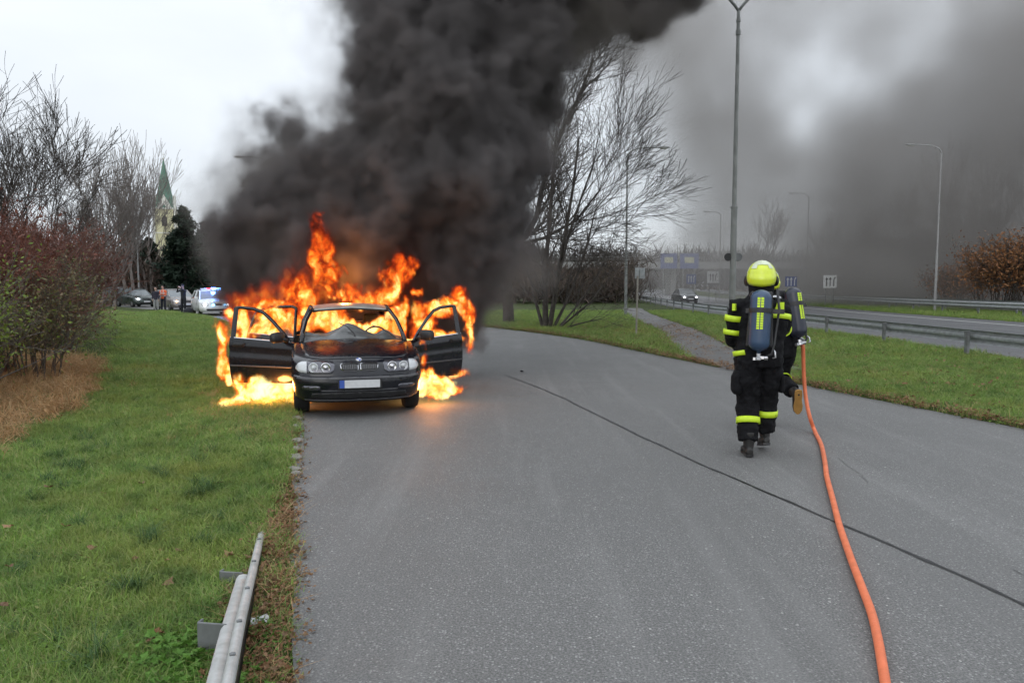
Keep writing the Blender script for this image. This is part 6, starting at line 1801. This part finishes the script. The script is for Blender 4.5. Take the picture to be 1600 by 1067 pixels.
veil = [blob(*a) for a in [
    (560,400,15.4,210), (450,340,15.7,170), (440,230,16,100,.6), (400,310,16,95,.6), (378,395,16,70,.6), (540,190,16,110,.45),
    (590,110,16.2,120,.6), (560,30,16.6,110,.5), (620,-30,16.6,150,.6), (800,150,15.6,150,.5), (840,60,15.8,150,.9), (900,10,15.8,140,.9),
    (940,10,15.6,130,.9), (760,330,14.6,110,.8), (790,430,14,70,.8), (1000,10,15.6,100,.7), (760,480,13.6,70,.6), (640,250,15,190,.8),
]]
o = gn_volume('smoke', (-9.5, 11.9, 0.2), (7.5, 20.0, 11.0), 0.13, veil, M_smoke_veil,
              warps=((0.4, 1.8, 2), (1.2, 0.9, 3), (3.6, 0.3, 3)), carve=((0.8, 3, 0.8), (2.4, 4, 0.7)), edge=(0.0, 0.7), power=1.3)
tag(o, 'thin brown smoke fraying from the edges of the black plume', 'smoke', kind='stuff')

drift = [blob(*a) for a in [
    (1450,200,60,190,1.35), (1580,160,60,240,1.5), (1600,330,70,260,1.2), (1400,400,75,260,1.1), (1300,300,70,200,.9), (1250,430,80,170,.8),
    (1150,240,55,190,.9), (1090,250,50,120,1.5), (1200,130,60,240,.75), (1010,170,50,150,.75), (1050,60,50,220,.8), (1180,20,55,220,.7), (970,290,60,90,.35), (1290,90,58,170,.55), (1400,60,58,170,.5), (1330,200,60,150,.6), (1050,400,85,120,.5), (1180,420,75,120,.5), (1490,280,46,120,.45), (1100,425,58,110,.6), (1260,430,54,120,.6), (1400,430,54,100,.5), (1300,60,60,260,.45),
    (1500,0,60,280,.7), (1500,360,62,230,1.1), (1380,440,66,200,1), (1600,440,64,200,1.1), (1200,330,75,150,.6), (1090,230,50,100,1), (1060,120,50,170,.6), (1280,150,60,200,.6), (1200,-60,60,320,.5), (1500,480,75,240,1), (1720,300,60,260,1), (1100,420,95,110,.25), (1800,100,60,300,1), (940,100,50,130,.3),
]]
o = gn_volume('smoke', (4, 30, -0.5), (85, 120, 42), 0.75, drift, M_smoke_grey,
              warps=((0.05, 16, 2), (0.16, 7, 3), (0.5, 1.6, 3)), carve=((0.09, 3, 1.2), (0.26, 4, 0.95)), edge=(-0.05, 0.9), power=1.15)
tag(o, 'wide grey smoke drifting across the motorway and the far trees', 'smoke', kind='stuff')

def flames(name, label, bl, bmin, bmax, vox=0.03, edge=(0.0, 0.55), m=None, ws=1.0, big=1.3):
    o = gn_volume(name, bmin, bmax, vox, [blob(*a) for a in bl], m or M_flame,
                  warps=((1.4, 0.45*ws, 2), (4.5, 0.30*ws, 2), (12, 0.12*ws, 2)), carve=((2.1, 2, big), (5.0, 3, 1.2), (13, 3, 1.0)), edge=edge, zstretch=1.8)
    return tag(o, label, 'fire', kind='stuff')
# px, py, Y, radius px, weight, ry (m), rz px
flames('fire', 'tall ragged flames rising behind the car roof', [
    (500,392,13.0,17,.9,.25,36), (490,362,13.1,14,.65,.22,28), (522,428,13.0,22,1,.3,24), (545,455,13.1,30,1,.3,14), (582,466,13.1,30,1,.3,12), (612,445,13.1,17,1,.3,30),
    (628,418,13.1,16,.9,.22,22), (640,402,13.2,12,.75,.2,12), (480,470,12.9,16,1,.25,22), (634,480,12.9,12,.8,.25,20), (655,462,12.9,8,.6,.2,6)],
    (-4.6, 12.55, 1.2), (-1.0, 14.0, 3.2), big=1.7)
flames('fire', 'flames filling the car cabin behind the sagging windscreen', [
    (508,505,11.9,34,1.7,.25,22), (492,495,11.9,18,1.5,.2,24), (550,516,12.0,34,1.5,.25,14), (585,514,12.0,36,1.6,.25,16), (622,508,11.9,14,1.6,.25,30), (610,488,11.9,14,1.3,.2,12), (520,490,12.0,24,1.2,.2,12),
    (627,505,11.6,6,1.1,.12,22), (478,500,12.0,8,1.0,.15,24)],
    (-3.6, 11.2, 0.85), (-1.7, 12.6, 1.37), .025, big=.6)
flames('fire', 'small flames creeping along the scuttle at the foot of the windscreen', [
    (500,534,10.95,20,1.3,.08,4), (515,531,10.95,14,1.2,.08,4), (640,533,11.1,24,1.3,.08,5), (660,540,11.2,8,1.0,.08,12), (568,530,10.95,22,1.0,.08,3), (470,548,10.9,5,1.0,.08,14), (664,562,10.9,5,.9,.08,14), (469,590,10.45,3,1.0,.06,14)],
    (-3.4, 10.4, 0.35), (-1.1, 11.5, 1.2), .018, m=M_flame, ws=.5, big=.2)
flames('fire', 'bright flames wrapping the open passenger door', [
    (405,520,12.0,44,1.2,.25,16), (430,500,12.0,22,1.3,.25,22), (375,500,12.1,14,1.1,.2,30), (352,520,11.8,8,1.1,.15,34), (352,560,11.8,9,1.1,.15,34), (366,484,11.8,14,.9,.15,10),
    (360,590,11.7,10,1.0,.15,20), (425,475,12.6,40,.7,.3,14), (460,500,12.9,22,.9,.3,34), (470,455,12.9,24,.55,.3,22)],
    (-5.2, 11.35, 0.15), (-3.0, 13.3, 2.0), big=.9)
flames('fire', 'sheet of dark red flame hanging over the car', [
    (400,470,13.0,60,.9,.3,26), (440,455,13.2,60,.9,.3,30), (480,440,13.2,50,.9,.3,36), (498,390,13.2,30,1,.3,54), (525,450,13.2,45,.9,.3,26), (596,460,13.3,36,.8,.3,20), (625,425,13.3,20,.9,.3,34), (370,465,12.8,24,.7,.3,16)],
    (-5.6, 12.4, 0.9), (-1.0, 14.0, 3.4), .035, m=M_flame_red, edge=(-.1,.7))
flames('fire', 'white hot pool of fire on the grass under the passenger door', [
    (415,608,10.9,52,1.5,.35,24), (440,630,10.7,40,1.2,.35,14), (380,630,10.6,36,1.1,.3,10), (352,642,10.5,16,.9,.2,7), (380,600,10.9,18,1.2,.25,22), (455,600,10.8,20,1.2,.25,26)],
    (-4.5, 9.9, 0.01), (-2.9, 11.5, 0.75), .025, m=M_flame_hot, big=.3)
flames('fire', 'flames licking round the open driver door', [
    (680,487,12.2,26,1.2,.2,12), (668,508,12.1,13,1.1,.2,20), (700,474,12.2,20,1.1,.2,8), (722,478,12.1,13,1.2,.2,24), (730,515,12.1,8,1,.15,44), (736,490,12.2,8,.7,.15,26), (690,527,12.1,34,1.1,.2,6),
    (714,460,12.2,16,.9,.2,10), (702,582,11.8,30,1.1,.2,6), (653,505,12.4,10,.7,.2,34)],
    (-2.1, 11.5, 0.2), (-0.4, 12.9, 2.0), .027, big=.7)
flames('fire', 'yellow flames spilling onto the asphalt beneath the driver door', [
    (680,604,10.9,30,1.5,.3,16), (665,600,10.9,18,1.4,.3,22), (700,610,10.8,18,1,.25,8), (712,612,10.8,10,.7,.2,5), (640,612,10.9,25,1,.4,8)],
    (-1.8, 10.2, 0.01), (-0.5, 11.7, 0.6), .025, m=M_flame_hot, big=.3)

# the fire's own light
for nm, (px, py, Y), w in (('fire_light', (418,612,10.42), 45), ('fire_light', (674,606,10.55), 22), ('fire_light', (540,455,13.1), 220), ('fire_light', (420,500,12.3), 60)):
    ld = bpy.data.lights.new(nm, 'POINT'); ld.energy = w; ld.color = (1, .33, .07); ld.shadow_soft_size = .10
    lo = bpy.data.objects.new(nm, ld); COL.objects.link(lo); lo.location = at(px, py, Y); lo['kind'] = 'helper'
